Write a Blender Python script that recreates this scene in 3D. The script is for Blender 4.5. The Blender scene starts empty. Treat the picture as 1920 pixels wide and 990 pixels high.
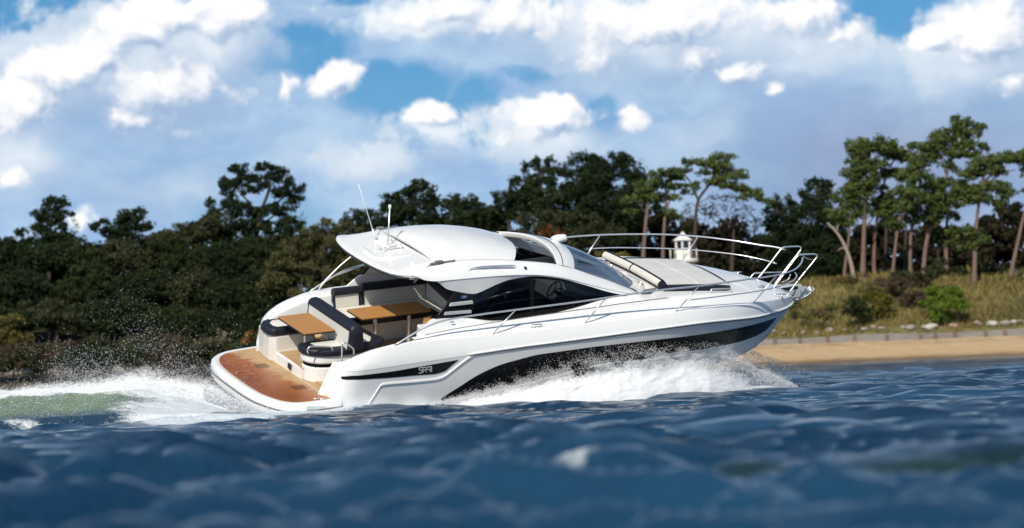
import bpy, bmesh, math, random
import numpy as np
from mathutils import Matrix, Vector

SC = bpy.context.scene
COL = SC.collection
rng = np.random.default_rng(7)
rad = math.radians

# ------------------------------------------------------------------ camera
FPX = 6481.0                      # focal length in pixels of a 1920 wide frame
CAM_H, PITCH, ROLL = 0.72, rad(1.61), rad(2.2)
_c, _s = math.cos(ROLL), math.sin(ROLL)
_r0 = np.array([1., 0, 0])
_u0 = np.array([0, -math.sin(PITCH), math.cos(PITCH)])
_b0 = np.array([0, -math.cos(PITCH), -math.sin(PITCH)])
CR, CU, CB = _c*_r0 - _s*_u0, _s*_r0 + _c*_u0, _b0
CM = np.stack([CR, CU, CB], 1)
CP = np.array([0, 0, CAM_H])
cd = bpy.data.cameras.new('camera')
cam = bpy.data.objects.new('camera', cd)
COL.objects.link(cam)
cam.matrix_world = Matrix([[*CM[0], CP[0]], [*CM[1], CP[1]], [*CM[2], CP[2]], [0, 0, 0, 1]])
cd.sensor_width = 36
cd.lens = 36*FPX/1920
cd.clip_start, cd.clip_end = 0.5, 5000
cd.dof.use_dof = True
cd.dof.focus_distance = 63.5
cd.dof.aperture_fstop = 1.75
cd.dof.aperture_blades = 0
SC.camera = cam
SC.render.resolution_x, SC.render.resolution_y = 1024, 528

# the motor yacht's own frame: x forward, y to port, z up; rolled and pitched in its turn
AZ, EL, RO = 0.5057187, 0.2825050, 0.0395893
def _boat_rot():
    b = np.array([-math.sin(AZ)*math.cos(EL), -math.cos(AZ)*math.cos(EL), math.sin(EL)])
    r = np.cross([0, 0, 1.], b); r /= np.linalg.norm(r)
    u = np.cross(b, r)
    c, s = math.cos(RO), math.sin(RO)
    return np.array([c*r + s*u, -s*r + c*u, b])
BR = _boat_rot()
_off = np.array([0.5523, -0.68344, -65.0])
BW = CM @ BR                                       # boat -> world rotation
BT = CP + CM @ (_off - BR @ np.array([5., 0, .8]))
BOAT_M = Matrix([[*BW[0], BT[0]], [*BW[1], BT[1]], [*BW[2], BT[2]], [0, 0, 0, 1]])
def b2w(P): return np.asarray(P) @ BW.T + BT
def w2b(P): return (np.asarray(P) - BT) @ BW

def ray(px, py):
    return CM @ np.array([(px-960)/FPX, -(py-495)/FPX, -1.0])
def at(px, py, Y):
    d = ray(px, py)
    return CP + d*(Y/d[1])
def boat_plane(px, py, axis, val):
    o = w2b(CP); d = ray(px, py) @ BW
    return o + d*((val-o[axis])/d[axis])

# ------------------------------------------------------------------ sun, world, exposure
SUN_AZ, SUN_EL = rad(-164), rad(35)                # azimuth clockwise from +Y (view direction)
sd = np.array([math.sin(SUN_AZ)*math.cos(SUN_EL), math.cos(SUN_AZ)*math.cos(SUN_EL), math.sin(SUN_EL)])
sl = bpy.data.lights.new('sun', 'SUN')
sl.energy, sl.angle, sl.color = 4.2, rad(0.6), (1.0, 0.93, 0.82)
so = bpy.data.objects.new('sun', sl); COL.objects.link(so)
so.rotation_euler = Vector(sd).to_track_quat('Z', 'Y').to_euler()
so.location = (-30, 0, 60)

vs = SC.view_settings
vs.view_transform = 'Standard'; vs.look = 'None'; vs.exposure = 0.13; vs.gamma = 1.0
vs.use_curve_mapping = False
SC.cycles.max_bounces = 12
SC.cycles.diffuse_bounces = 8
SC.cycles.transparent_max_bounces = 24

class NT:
    """small helper to write node trees"""
    def __init__(s, tree): s.t = tree; s.n = tree.nodes; s.l = tree.links
    def node(s, kind, **kw):
        n = s.n.new(kind)
        for k, v in kw.items(): setattr(n, k, v)
        return n
    def put(s, sock, v):
        if isinstance(v, bpy.types.NodeSocket): s.l.new(v, sock)
        elif v is not None: sock.default_value = v
    def m(s, op, a, b=None, c=None, clamp=False):
        n = s.node('ShaderNodeMath', operation=op, use_clamp=clamp)
        for i, v in enumerate((a, b, c)): s.put(n.inputs[i], v)
        return n.outputs[0]
    def v(s, op, a, b=None, out=0, scale=None):
        n = s.node('ShaderNodeVectorMath', operation=op)
        s.put(n.inputs[0], a)
        if b is not None: s.put(n.inputs[1], b)
        if scale is not None: s.put(n.inputs['Scale'], scale)
        return n.outputs[out]
    def mix(s, f, a, b, blend='MIX'):
        n = s.node('ShaderNodeMix', data_type='RGBA', blend_type=blend)
        s.put(n.inputs['Factor'], f); s.put(n.inputs['A'], a); s.put(n.inputs['B'], b)
        return n.outputs['Result']
    def noise(s, vec, scale, detail=4, rough=.5, dist=0, out='Fac'):
        n = s.node('ShaderNodeTexNoise')
        s.put(n.inputs['Vector'], vec); s.put(n.inputs['Scale'], scale)
        n.inputs['Detail'].default_value = detail; n.inputs['Roughness'].default_value = rough
        n.inputs['Distortion'].default_value = dist
        return n.outputs[out]
    def ss(s, x, a, b, lo=0., hi=1.):
        n = s.node('ShaderNodeMapRange', interpolation_type='SMOOTHSTEP')
        for i, v in zip(range(5), (x, a, b, lo, hi)): s.put(n.inputs[i], v)
        return n.outputs[0]
    def ramp(s, f, stops):
        n = s.node('ShaderNodeValToRGB'); s.put(n.inputs[0], f)
        e = n.color_ramp.elements
        while len(e) < len(stops): e.new(.5)
        for el, (p, c) in zip(e, stops): el.position = p; el.color = (*c, 1)
        return n.outputs[0]
    def xyz(s, x, y, z=0.):
        n = s.node('ShaderNodeCombineXYZ')
        for i, v in enumerate((x, y, z)): s.put(n.inputs[i], v)
        return n.outputs[0]
    def sep(s, v):
        n = s.node('ShaderNodeSeparateXYZ'); s.put(n.inputs[0], v); return n.outputs

def sky_uv(px, py):
    d = ray(px, py); d = d/np.linalg.norm(d)
    return math.degrees(math.atan2(d[0], d[1])), math.degrees(math.asin(d[2]))
PXD = FPX*math.pi/180            # pixels per degree

W = bpy.data.worlds.new('World'); SC.world = W; W.use_nodes = True
def build_world():
    T = NT(W.node_tree); T.n.clear()
    cl = [(262, 66, 120, 66, 1), (130, 135, 135, 62, 1), (300, 165, 205, 110, 1), (430, 40, 100, 80, 1), (55, 195, 105, 80, 1),
          (230, 215, 100, 55, .9), (345, 238, 54, 30, .65), (20, 335, 44, 30, .5), (150, 415, 40, 34, .5), (622, 150, 66, 46, .95),
          (815, 208, 66, 34, .8), (1035, 222, 105, 52, .9), (1188, 228, 36, 46, .7), (1255, 45, 220, 75, .9), (1310, 110, 92, 66, 1),
          (1390, 140, 80, 46, .85), (1448, 166, 30, 24, .6), (1500, 30, 115, 55, .85), (1865, 75, 115, 95, 1.05), (1745, 72, 56, 34, .8),
          (1900, 150, 90, 50, .9), (850, 24, 190, 36, .5), (530, 168, 44, 46, .6), (960, 40, 150, 60, .7), (330, 30, 150, 70, .95), (200, 110, 120, 70, .9), (1120, 110, 110, 60, .6), (1560, 70, 80, 50, .6), (1010, 260, 90, 34, .5)]
    gp = [(60, 18, 190, 56, 1.2), (197, 12, 22, 34, 1.1), (560, 95, 140, 62, 1.), (740, 165, 160, 70, 1.05), (890, 205, 70, 80, 1.1),
          (1130, 205, 42, 48, 1), (1000, 140, 80, 24, .7), (1680, 30, 120, 80, 1.2), (650, 6, 60, 16, .8), (500, 390, 200, 44, .38),
          (420, 400, 260, 40, .3)]
    sf = [(250, 140, 330, 170, 1), (410, 90, 120, 110, .9), (330, 330, 330, 130, .45), (60, 300, 170, 150, .6), (860, 30, 280, 52, .7), (1250, 80, 360, 130, 1), (1480, 120, 260, 130, .7), (1040, 260, 190, 90, .75),
          (1850, 120, 200, 160, 1), (830, 240, 130, 50, .45), (1330, 230, 240, 80, .55), (700, 300, 300, 70, .4), (1250, 330, 220, 50, .3)]
    def field(name, lst, soft):
        g = bpy.data.node_groups.new(name, 'ShaderNodeTree')
        g.interface.new_socket('P', in_out='INPUT', socket_type='NodeSocketVector')
        g.interface.new_socket('F', in_out='OUTPUT', socket_type='NodeSocketFloat')
        G = NT(g); gi = G.node('NodeGroupInput'); go = G.node('NodeGroupOutput')
        acc = None
        for (x, y, rx, ry, w) in lst:
            u, v = sky_uv(x, y)
            d = G.v('SUBTRACT', gi.outputs[0], (u, v, 0))
            d = G.v('MULTIPLY', d, (PXD/rx, PXD/ry, 0))
            L = G.v('LENGTH', d, out=1)
            f = G.m('MULTIPLY_ADD', L, -w, w)
            if acc is None: acc = f
            else:
                n = G.node('ShaderNodeMath', operation='SMOOTH_MAX')
                G.put(n.inputs[0], acc); G.put(n.inputs[1], f); n.inputs[2].default_value = soft
                acc = n.outputs[0]
        G.put(go.inputs[0], acc)
        return g
    gc, gg, gs = field('cloud_bodies', cl, .12), field('blue_gaps', gp, .15), field('soft_banks', sf, .2)
    tc = T.node('ShaderNodeTexCoord')
    x, y, z = T.sep(tc.outputs['Generated'])
    U = T.m('MULTIPLY', T.m('ARCTAN2', x, y), 57.29578)
    V = T.m('MULTIPLY', T.m('ARCSINE', z), 57.29578)
    P = T.xyz(U, V, 0)
    def warp(p, sc, amp, det):
        c = T.noise(p, sc, det, .55, out='Color')
        return T.v('ADD', p, T.v('MULTIPLY', T.v('SUBTRACT', c, (.5, .5, .5)), (amp, amp*.8, 0)))
    def inst(g, p):
        n = T.node('ShaderNodeGroup'); n.node_tree = g; T.put(n.inputs[0], p); return n.outputs[0]
    def puffs(p):
        """cauliflower billows: rounded cells at three sizes"""
        out = None
        for sc, a in ((1.5, .26), (3.6, .13), (8.5, .065)):
            n = T.node('ShaderNodeTexVoronoi', feature='SMOOTH_F1'); T.put(n.inputs['Vector'], p)
            n.inputs['Scale'].default_value = sc; n.inputs['Smoothness'].default_value = .35
            t = T.m('MULTIPLY_ADD', n.outputs['Distance'], -a*1.5, a*.75)
            out = t if out is None else T.m('ADD', out, t)
        return T.m('ADD', out, T.m('MULTIPLY_ADD', T.noise(p, 3.0, 9, .70), .66, -.33))
    Pw = warp(warp(P, .9, .75, 3), 4., .16, 4)
    def dens(off):
        p = T.v('ADD', Pw, off)
        return T.m('ADD', inst(gc, p), puffs(p))
    F = dens((0, 0, 0)); Fl = dens((-.10, .16, 0))
    Fb = dens((-.30, .55, 0))
    slope = T.m('SUBTRACT', F, Fl)
    big = T.m('SUBTRACT', F, Fb)
    mott = T.noise(T.v('MULTIPLY', Pw, (.55, 1., 0)), .95, 6, .58)
    lit = T.m('ADD', T.m('MULTIPLY_ADD', slope, 1.25, .36), T.m('MULTIPLY_ADD', big, .60, T.m('MULTIPLY_ADD', mott, .6, -.26)), clamp=True)
    body = T.ss(F, .02, T.ss(big, -.25, .25, 1.05, .36))
    S0, S1 = inst(gs, Pw), inst(gs, T.v('ADD', Pw, (-.35, .75, 0)))
    bigs = T.m('SUBTRACT', S0, S1)
    Sp = T.m('ADD', S0, T.m('MULTIPLY', puffs(Pw), T.ss(bigs, -.2, .3, .5, 1.2)))
    soft = T.m('MULTIPLY', T.ss(Sp, -.05, T.ss(bigs, -.2, .25, .85, .32)), .96)
    # thin pale veil with blue gaps
    gap = T.m('ADD', inst(gg, Pw), T.m('MULTIPLY_ADD', T.noise(Pw, 1.3, 6, .62), .9, -.45))
    hi = T.noise(T.v('MULTIPLY', Pw, (.55, 1.1, 0)), 1.1, 6, .6)
    veil = T.m('MULTIPLY', T.ss(gap, .0, .5, 1., .14), T.ss(hi, .2, .6, .72, 1.0))
    # away from the low band, unseen scattered cloud added to whiten the ambient light
    scat = T.ss(T.noise(T.v('MULTIPLY', tc.outputs['Generated'], (1, 1, 2.2)), 3.2, 6, .6), .44, .62)
    band = T.ss(V, 7.5, 16., 1., 0.)
    front = T.m('MULTIPLY', band, T.ss(T.m('ABSOLUTE', U), 12., 30., 1., .55))
    veil = T.m('ADD', T.m('MULTIPLY', veil, front), T.m('MULTIPLY', T.m('MULTIPLY', scat, .85), T.m('SUBTRACT', 1., front)))
    sky = T.node('ShaderNodeTexSky', sky_type='NISHITA')
    sky.sun_disc = False; sky.sun_elevation = SUN_EL; sky.sun_rotation = SUN_AZ
    sky.air_density = 1.0; sky.dust_density = .4; sky.ozone_density = 3.0
    K = .085
    tint = T.mix(T.ss(V, .5, 6.5), (.42, .62, 1.0, 1), (.15, .49, .80, 1))
    tint = T.mix(T.ss(V, 9., 22.), tint, (.95, .92, .86, 1))
    skyc = T.mix(1.0, sky.outputs[0], tint, 'MULTIPLY')
    k = 1.0/K
    dark = T.ss(V, .5, 6.5)
    vcol = T.mix(dark, (.335*k, .49*k, .73*k, 1), (.37*k, .515*k, .72*k, 1))
    vcol = T.mix(T.ss(mott, .36, .66), T.mix(1., vcol, (.84, .90, .97, 1), 'MULTIPLY'), T.mix(1., vcol, (1.27, 1.20, 1.09, 1), 'MULTIPLY'))
    # the heavier grey-violet cloud low on the right
    u0, v0 = sky_uv(1680, 330)
    dr = T.v('LENGTH', T.v('MULTIPLY', T.v('SUBTRACT', Pw, (u0, v0, 0)), (PXD/560, PXD/210, 0)), out=1)
    vcol = T.mix(T.ss(dr, .1, 1.1, .72, 0.), vcol, (.25*k, .30*k, .46*k, 1))
    scol = T.ramp(T.m('ADD', T.m('MULTIPLY_ADD', bigs, .85, .34), T.m('MULTIPLY_ADD', mott, 1.0, -.52), clamp=True), [(.1, (.32, .46, .67)), (.4, (.44, .57, .75)), (.62, (.61, .71, .83)), (.85, (.80, .86, .92))])
    vcol2 = T.v('SCALE', scol, scale=k*.97)
    ccol = T.ramp(lit, [(0., (.36, .48, .68)), (.30, (.51, .62, .77)), (.55, (.72, .77, .87)), (.78, (.88, .90, .94)), (1., (.99, .99, .99))])
    ccol = T.v('SCALE', ccol, scale=k*.95)
    c = T.mix(veil, skyc, vcol)
    c = T.mix(T.m('MULTIPLY', soft, front), c, vcol2)
    c = T.mix(T.m('MULTIPLY', body, front), c, ccol)
    bg = T.node('ShaderNodeBackground'); T.put(bg.inputs[0], c); bg.inputs[1].default_value = K
    out = T.node('ShaderNodeOutputWorld'); T.put(out.inputs[0], bg.outputs[0])
build_world()
W.cycles.sampling_method = 'MANUAL'
W.cycles.sample_map_resolution = 512

# ------------------------------------------------------------------ mesh and object helpers
def add_mesh(name, verts, faces, mats, parent=None, smooth=True, midx=None, attrs=None, kind=None):
    me = bpy.data.meshes.new(name)
    V = np.asarray(verts, dtype=np.float32).reshape(-1, 3)
    if isinstance(faces, np.ndarray):
        n, k = faces.shape
        me.vertices.add(len(V)); me.vertices.foreach_set('co', V.ravel())
        me.loops.add(n*k); me.loops.foreach_set('vertex_index', faces.ravel().astype(np.int32))
        me.polygons.add(n)
        me.polygons.foreach_set('loop_start', np.arange(0, n*k, k, dtype=np.int32))
        me.update(calc_edges=True)
    else:
        me.from_pydata(V.tolist(), [], [tuple(f) for f in faces])
    for m in (mats if isinstance(mats, (list, tuple)) else [mats]): me.materials.append(m)
    if midx is not None: me.polygons.foreach_set('material_index', np.asarray(midx, dtype=np.int32))
    me.polygons.foreach_set('use_smooth', np.full(len(me.polygons), smooth))
    for an, av in (attrs or {}).items():
        av = np.asarray(av, dtype=np.float32)
        if av.ndim == 1:
            a = me.attributes.new(an, 'FLOAT', 'POINT'); a.data.foreach_set('value', av)
        else:
            a = me.attributes.new(an, 'FLOAT_COLOR', 'POINT')
            a.data.foreach_set('color', np.concatenate([av, np.ones((len(av), 1), np.float32)], 1).ravel())
    me.update()
    o = bpy.data.objects.new(name, me); COL.objects.link(o)
    if parent is not None: o.parent = parent
    if kind: o['kind'] = kind
    return o
def tag(o, label=None, cat=None, group=None, kind=None):
    if label: o['label'] = label
    if cat: o['category'] = cat
    if group: o['group'] = group
    if kind: o['kind'] = kind
    return o
def empty(name, loc=(0, 0, 0)):
    o = bpy.data.objects.new(name, None); COL.objects.link(o); o.location = loc; o.empty_display_size = .3
    return o

class MB:
    """collects shapes into one mesh"""
    def __init__(s): s.v = []; s.f = []; s.mi = []; s.n = 0
    def add(s, v, f, mi=0):
        s.v.append(np.asarray(v, dtype=float).reshape(-1, 3))
        s.f += [tuple(i+s.n for i in q) for q in f]; s.mi += [mi]*len(f); s.n += len(s.v[-1]); return s
    def grid(s, rows, mi=0, cu=False, cv=False, flip=False):
        R = np.asarray(rows, dtype=float); a, b = R.shape[:2]; f = []
        for i in range(a if cu else a-1):
            for j in range(b if cv else b-1):
                q = (i*b+j, i*b+(j+1) % b, ((i+1) % a)*b+(j+1) % b, ((i+1) % a)*b+j)
                f.append(q[::-1] if flip else q)
        return s.add(R.reshape(-1, 3), f, mi)
    def tube(s, pts, r, seg=10, mi=0, caps=True):
        P = np.asarray(pts, dtype=float); n = len(P)
        R = np.full(n, r, dtype=float) if np.isscalar(r) else np.asarray(r, dtype=float)
        t = np.gradient(P, axis=0); t /= np.linalg.norm(t, axis=1)[:, None]
        ref = np.array([0, 0, 1.]) if abs(t[0, 2]) < .9 else np.array([1., 0, 0])
        a = np.cross(t[0], ref); a /= np.linalg.norm(a); rows = []
        for i in range(n):
            a = a - t[i]*(a @ t[i]); a /= np.linalg.norm(a); b = np.cross(t[i], a)
            an = np.arange(seg)*2*math.pi/seg
            rows.append(P[i] + R[i]*(np.cos(an)[:, None]*a + np.sin(an)[:, None]*b))
        base = s.n
        s.grid(rows, mi, cv=True)
        if caps:
            s.f.append(tuple(base+i for i in range(seg))[::-1]); s.f.append(tuple(base+(n-1)*seg+i for i in range(seg))); s.mi += [mi, mi]
        return s
    def prism(s, poly, z0, z1, mi=0):
        n = len(poly); v = [(x, y, z0) for x, y in poly] + [(x, y, z1) for x, y in poly]
        f = [(i, (i+1) % n, n+(i+1) % n, n+i) for i in range(n)]
        return s.add(v, f + [tuple(range(n))[::-1], tuple(range(n, 2*n))], mi)
    def box(s, lo, hi, mi=0):
        return s.prism([(lo[0], lo[1]), (hi[0], lo[1]), (hi[0], hi[1]), (lo[0], hi[1])], lo[2], hi[2], mi)
    def lathe(s, prof, c=(0, 0, 0), seg=16, mi=0):
        rows = [[(c[0]+r*math.cos(k*2*math.pi/seg), c[1]+r*math.sin(k*2*math.pi/seg), c[2]+z) for k in range(seg)] for r, z in prof]
        return s.grid(rows, mi, cv=True, flip=True)
    def build(s, name, mats, parent=None, smooth=True, bevel=0, seg=3, solid=0, auto=None, sub=0, kind=None):
        o = add_mesh(name, np.concatenate(s.v), s.f, mats, parent, smooth, s.mi, kind=kind)
        bm = bmesh.new(); bm.from_mesh(o.data); bmesh.ops.remove_doubles(bm, verts=bm.verts, dist=1e-4)
        bmesh.ops.recalc_face_normals(bm, faces=bm.faces)
        bm.to_mesh(o.data); bm.free()
        if solid:
            m = o.modifiers.new('solid', 'SOLIDIFY'); m.thickness = solid; m.offset = 0
        if bevel:
            m = o.modifiers.new('bevel', 'BEVEL'); m.width = bevel; m.segments = seg; m.limit_method = 'ANGLE'; m.angle_limit = rad(35)
            m.harden_normals = False
        if sub:
            m = o.modifiers.new('sub', 'SUBSURF'); m.levels = sub; m.render_levels = sub
        if auto: o.data.set_sharp_from_angle(angle=rad(auto))
        return o

def ci(x, tab):
    """smooth monotone interpolation through a table {x: y}"""
    xs = np.array(sorted(tab)); ys = np.array([tab[k] for k in xs]); x = np.clip(np.asarray(x, dtype=float), xs[0], xs[-1])
    h = np.diff(xs); d = np.diff(ys)/h
    m = np.zeros(len(xs)); m[0], m[-1] = d[0], d[-1]
    for i in range(1, len(xs)-1):
        m[i] = 0 if d[i-1]*d[i] <= 0 else 2*d[i-1]*d[i]/(d[i-1]+d[i])
    k = np.clip(np.searchsorted(xs, x, side='right')-1, 0, len(xs)-2)
    t = (x-xs[k])/h[k]
    return ((2*t**3-3*t**2+1)*ys[k] + (t**3-2*t**2+t)*h[k]*m[k] + (-2*t**3+3*t**2)*ys[k+1] + (t**3-t**2)*h[k]*m[k+1])
def curve(pts, n=40):
    """smooth curve through 3-D points (chord parameter)"""
    P = np.asarray(pts, dtype=float); s = np.concatenate([[0], np.cumsum(np.linalg.norm(np.diff(P, axis=0), axis=1))])
    if len(P) == 2: return P[0]+(P[1]-P[0])*np.linspace(0, 1, n)[:, None]
    m = np.zeros_like(P)
    m[1:-1] = (P[2:]-P[:-2])/(s[2:]-s[:-2])[:, None]
    m[0] = (P[1]-P[0])/(s[1]-s[0])*1.5-m[1]*.5; m[-1] = (P[-1]-P[-2])/(s[-1]-s[-2])*1.5-m[-2]*.5
    x = np.linspace(0, s[-1], n); k = np.clip(np.searchsorted(s, x, side='right')-1, 0, len(s)-2)
    h = (s[k+1]-s[k])[:, None]; t = ((x-s[k])[:, None])/h
    return (2*t**3-3*t**2+1)*P[k] + (t**3-2*t**2+t)*h*m[k] + (-2*t**3+3*t**2)*P[k+1] + (t**3-t**2)*h*m[k+1]

# ------------------------------------------------------------------ materials
def principled(name, col, rough=.5, metal=0., spec=.5, coat=0., ior=None):
    m = bpy.data.materials.new(name); m.use_nodes = True
    b = m.node_tree.nodes['Principled BSDF']
    b.inputs['Base Color'].default_value = (*col, 1); b.inputs['Roughness'].default_value = rough
    b.inputs['Metallic'].default_value = metal; b.inputs['Specular IOR Level'].default_value = spec
    b.inputs['Coat Weight'].default_value = coat; b.inputs['Coat Roughness'].default_value = .04
    if ior: b.inputs['IOR'].default_value = ior
    return m, NT(m.node_tree), b
def objco(T): return T.node('ShaderNodeTexCoord').outputs['Object']
def bump(T, b, h, strength, dist):
    n = T.node('ShaderNodeBump'); n.inputs['Strength'].default_value = strength; n.inputs['Distance'].default_value = dist
    T.put(n.inputs['Height'], h); T.put(b.inputs['Normal'], n.outputs[0])

def m_gelcoat(name, col, rough=.22):
    m, T, b = principled(name, col, rough, coat=.5)
    co = objco(T)
    n = T.noise(co, 2.3, 3, .5)
    T.put(b.inputs['Base Color'], T.mix(n, (col[0]*.975, col[1]*.97, col[2]*.955, 1), (*col, 1)))
    T.put(b.inputs['Roughness'], T.m('MULTIPLY_ADD', T.noise(co, 9, 4, .6), .18, rough-.06))
    bump(T, b, T.noise(co, 3.0, 2, .5), .08, .02)
    return m
M = {}
M['gel'] = m_gelcoat('white_gelcoat', (.80, .80, .79))
M['nonskid'] = m_gelcoat('white_deck_gelcoat', (.76, .765, .765), .42)
M['inner'] = m_gelcoat('cream_moulding', (.72, .70, .65), .35)
M['steel'] = principled('stainless_steel', (.80, .80, .79), .30, .8)[0]
M['rubber'] = principled('grey_rubber', (.16, .155, .15), .55)[0]
M['gasket'] = principled('black_gasket', (.012, .012, .013), .5)[0]
M['white_plastic'] = principled('white_plastic', (.78, .78, .77), .35)[0]
M['letter'] = principled('silver_lettering', (.62, .64, .66), .3, .3)[0]
M['blue'] = principled('blue_sticker', (.02, .09, .28), .4)[0]
M['paleblue'] = principled('pale_blue_sticker', (.22, .42, .62), .4)[0]
def m_black():
    m, T, b = principled('black_gloss_band', (.007, .008, .009), .3, spec=.16)
    T.put(b.inputs['Roughness'], T.m('MULTIPLY_ADD', T.noise(objco(T), 14, 5, .6), .3, .12))
    return m
M['black'] = m_black()
def m_vinyl(name, col, scale=60, st=.15):
    m, T, b = principled(name, col, .5, spec=.35)
    co = objco(T); n = T.noise(co, 3.5, 4, .55)
    T.put(b.inputs['Base Color'], T.mix(n, (col[0]*.8, col[1]*.8, col[2]*.8, 1), (*[min(1, c*1.15) for c in col], 1)))
    bump(T, b, T.m('ADD', T.noise(co, 5, 3), T.m('MULTIPLY', T.noise(co, scale*3, 2), .12)), st, .03)
    return m
M['navy'] = m_vinyl('navy_vinyl', (.011, .013, .022))
M['cream'] = m_vinyl('cream_vinyl', (.66, .64, .58))
M['padgrey'] = m_vinyl('pale_grey_vinyl', (.60, .59, .56), 40, .1)
def m_quilt():
    m, T, b = principled('quilted_cream_vinyl', (.70, .68, .62), .5, spec=.35)
    x, y, z = T.sep(objco(T))
    u = T.m('MULTIPLY', T.m('ADD', x, y), 62.); v = T.m('MULTIPLY', z, 62.)
    d1 = T.m('ABSOLUTE', T.m('SINE', T.m('ADD', u, v))); d2 = T.m('ABSOLUTE', T.m('SINE', T.m('SUBTRACT', u, v)))
    h = T.m('MINIMUM', d1, d2)
    T.put(b.inputs['Base Color'], T.mix(T.ss(h, .0, .22), (.38, .36, .31, 1), (.71, .69, .63, 1)))
    bump(T, b, T.m('POWER', h, .5), .7, .012)
    return m
M['quilt'] = m_quilt()
def m_teak(name, wet):
    m, T, b = principled(name, (.4, .25, .12), .55)
    co = objco(T); x, y, z = T.sep(co)
    pl = T.m('DIVIDE', y, .058); fr = T.m('FRACT', pl); idx = T.m('FLOOR', pl)
    ca = T.m('LESS_THAN', fr, .11)
    g = T.noise(T.xyz(T.m('MULTIPLY', x, 1.2), T.m('MULTIPLY', y, 34.), idx), 2.0, 5, .6)
    wn = T.node('ShaderNodeTexWhiteNoise', noise_dimensions='1D'); T.put(wn.inputs['W'], idx)
    f = T.m('ADD', T.m('MULTIPLY', g, .75), T.m('MULTIPLY', wn.outputs[0], .25))
    c = T.mix(f, (.34, .20, .088, 1), (.60, .41, .21, 1))
    if wet:
        e = T.m('ADD', T.m('MULTIPLY', T.m('ADD', x, .45), -2.4), T.m('MULTIPLY_ADD', T.noise(T.xyz(T.m('MULTIPLY', x, 1.0), T.m('MULTIPLY', y, 5.5), 0), 1.3, 7, .7), 2.4, -1.2))
        e = T.m('ADD', e, T.m('MULTIPLY', T.m('SUBTRACT', y, .1), -.42))
        w = T.ss(e, -.12, .22)
        wc = T.mix(T.ss(e, .0, 1.5), T.mix(f, (.26, .075, .013, 1), (.48, .17, .036, 1)), T.mix(f, (.14, .034, .006, 1), (.40, .115, .022, 1)))
        c = T.mix(w, c, wc)
        T.put(b.inputs['Roughness'], T.m('MULTIPLY_ADD', w, -.27, .55))
    c = T.mix(T.m('MULTIPLY', ca, .8), c, (.05, .03, .018, 1))
    T.put(b.inputs['Base Color'], c)
    bump(T, b, T.m('SUBTRACT', g, ca), .25, .004)
    return m
M['teak'] = m_teak('teak_decking', False); M['teakwet'] = m_teak('wet_teak_decking', True)
def m_wood():
    m, T, b = principled('varnished_table_top', (.5, .24, .06), .3, coat=.15)
    x, y, z = T.sep(objco(T))
    g = T.noise(T.xyz(T.m('MULTIPLY', x, 1.5), T.m('MULTIPLY', y, 22.), z), 2.2, 6, .62)
    T.put(b.inputs['Base Color'], T.mix(g, (.33, .135, .03, 1), (.58, .30, .09, 1)))
    return m
M['wood'] = m_wood()
def m_glass(name, tint, refl, fac):
    m = bpy.data.materials.new(name); m.use_nodes = True; T = NT(m.node_tree); T.n.clear()
    tr = T.node('ShaderNodeBsdfTransparent'); tr.inputs[0].default_value = (*tint, 1)
    gl = T.node('ShaderNodeBsdfGlossy'); gl.inputs[0].default_value = (*refl, 1); gl.inputs['Roughness'].default_value = .03
    fr = T.node('ShaderNodeFresnel'); fr.inputs[0].default_value = 1.45
    mx = T.node('ShaderNodeMixShader'); T.put(mx.inputs[0], T.m('MULTIPLY', fr.outputs[0], fac, clamp=True))
    T.put(mx.inputs[1], tr.outputs[0]); T.put(mx.inputs[2], gl.outputs[0])
    o = T.node('ShaderNodeOutputMaterial'); T.put(o.inputs[0], mx.outputs[0])
    return m
M['glass'] = m_glass('tinted_side_glass', (.085, .092, .105), (.8, .85, .9), .9)
M['screen'] = m_glass('windscreen_glass', (.50, .58, .68), (.92, .95, 1.), .8)
M['lantern_glass'] = m_glass('lantern_glass', (.7, .75, .75), (1, 1, 1), 1.)
M['galv'] = principled('galvanised_steel', (.66, .67, .67), .42, .25)[0]
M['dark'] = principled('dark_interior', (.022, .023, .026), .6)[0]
M['dash'] = principled('grey_dashboard', (.36, .36, .36), .6)[0]
# ------------------------------------------------------------------ motor yacht
yacht = empty('motor_yacht'); yacht.matrix_world = BOAT_M
tag(yacht, 'white motor yacht heeling in a fast turn, black hull band, teak swim platform', 'motor yacht')

YR = {0: 1.86, 1: 1.90, 2.5: 1.96, 4: 1.98, 6: 1.95, 7.3: 1.87, 8.2: 1.69, 8.86: 1.46, 9.4: 1.17, 9.9: .83, 10.25: .53, 10.47: .28, 10.58: .11, 10.61: 0}
ZR = {0: .52, 2.5: .60, 3.8: .63, 6: .63, 7.3: .61, 8.2: .53, 8.86: .44, 9.4: .37, 10: .28, 10.61: .19}
INS = {0: .10, 6: .12, 8.86: .07, 10: .05, 10.5: .03, 10.61: 0}
ZD = {0: .58, .3: .74, .6: .825, 1: .89, 1.46: .92, 3: .89, 5: .88, 7: .86, 8.86: .71, 9.7: .56, 10.2: .44, 10.5: .34, 10.61: .25}
YC = {0: 1.70, 4: 1.74, 6: 1.60, 8: 1.14, 9: .67, 9.6: .28, 9.87: 0, 10.61: 0}
ZC = {0: -.42, 6: -.42, 8: -.48, 9: -.55, 9.87: -.63, 10.13: -.38, 10.38: -.11, 10.61: .19}
ZK = {0: -.95, 6: -.98, 8: -.98, 9: -.93, 9.68: -.77, 9.87: -.63, 10.13: -.38, 10.38: -.11, 10.61: .19}
YS = {1.5: 1.62, 5: 1.62, 6: 1.57, 7: 1.44, 8: 1.29, 8.65: 1.12, 9.4: .82, 10: .5, 10.4: .22, 10.61: 0}
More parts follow.
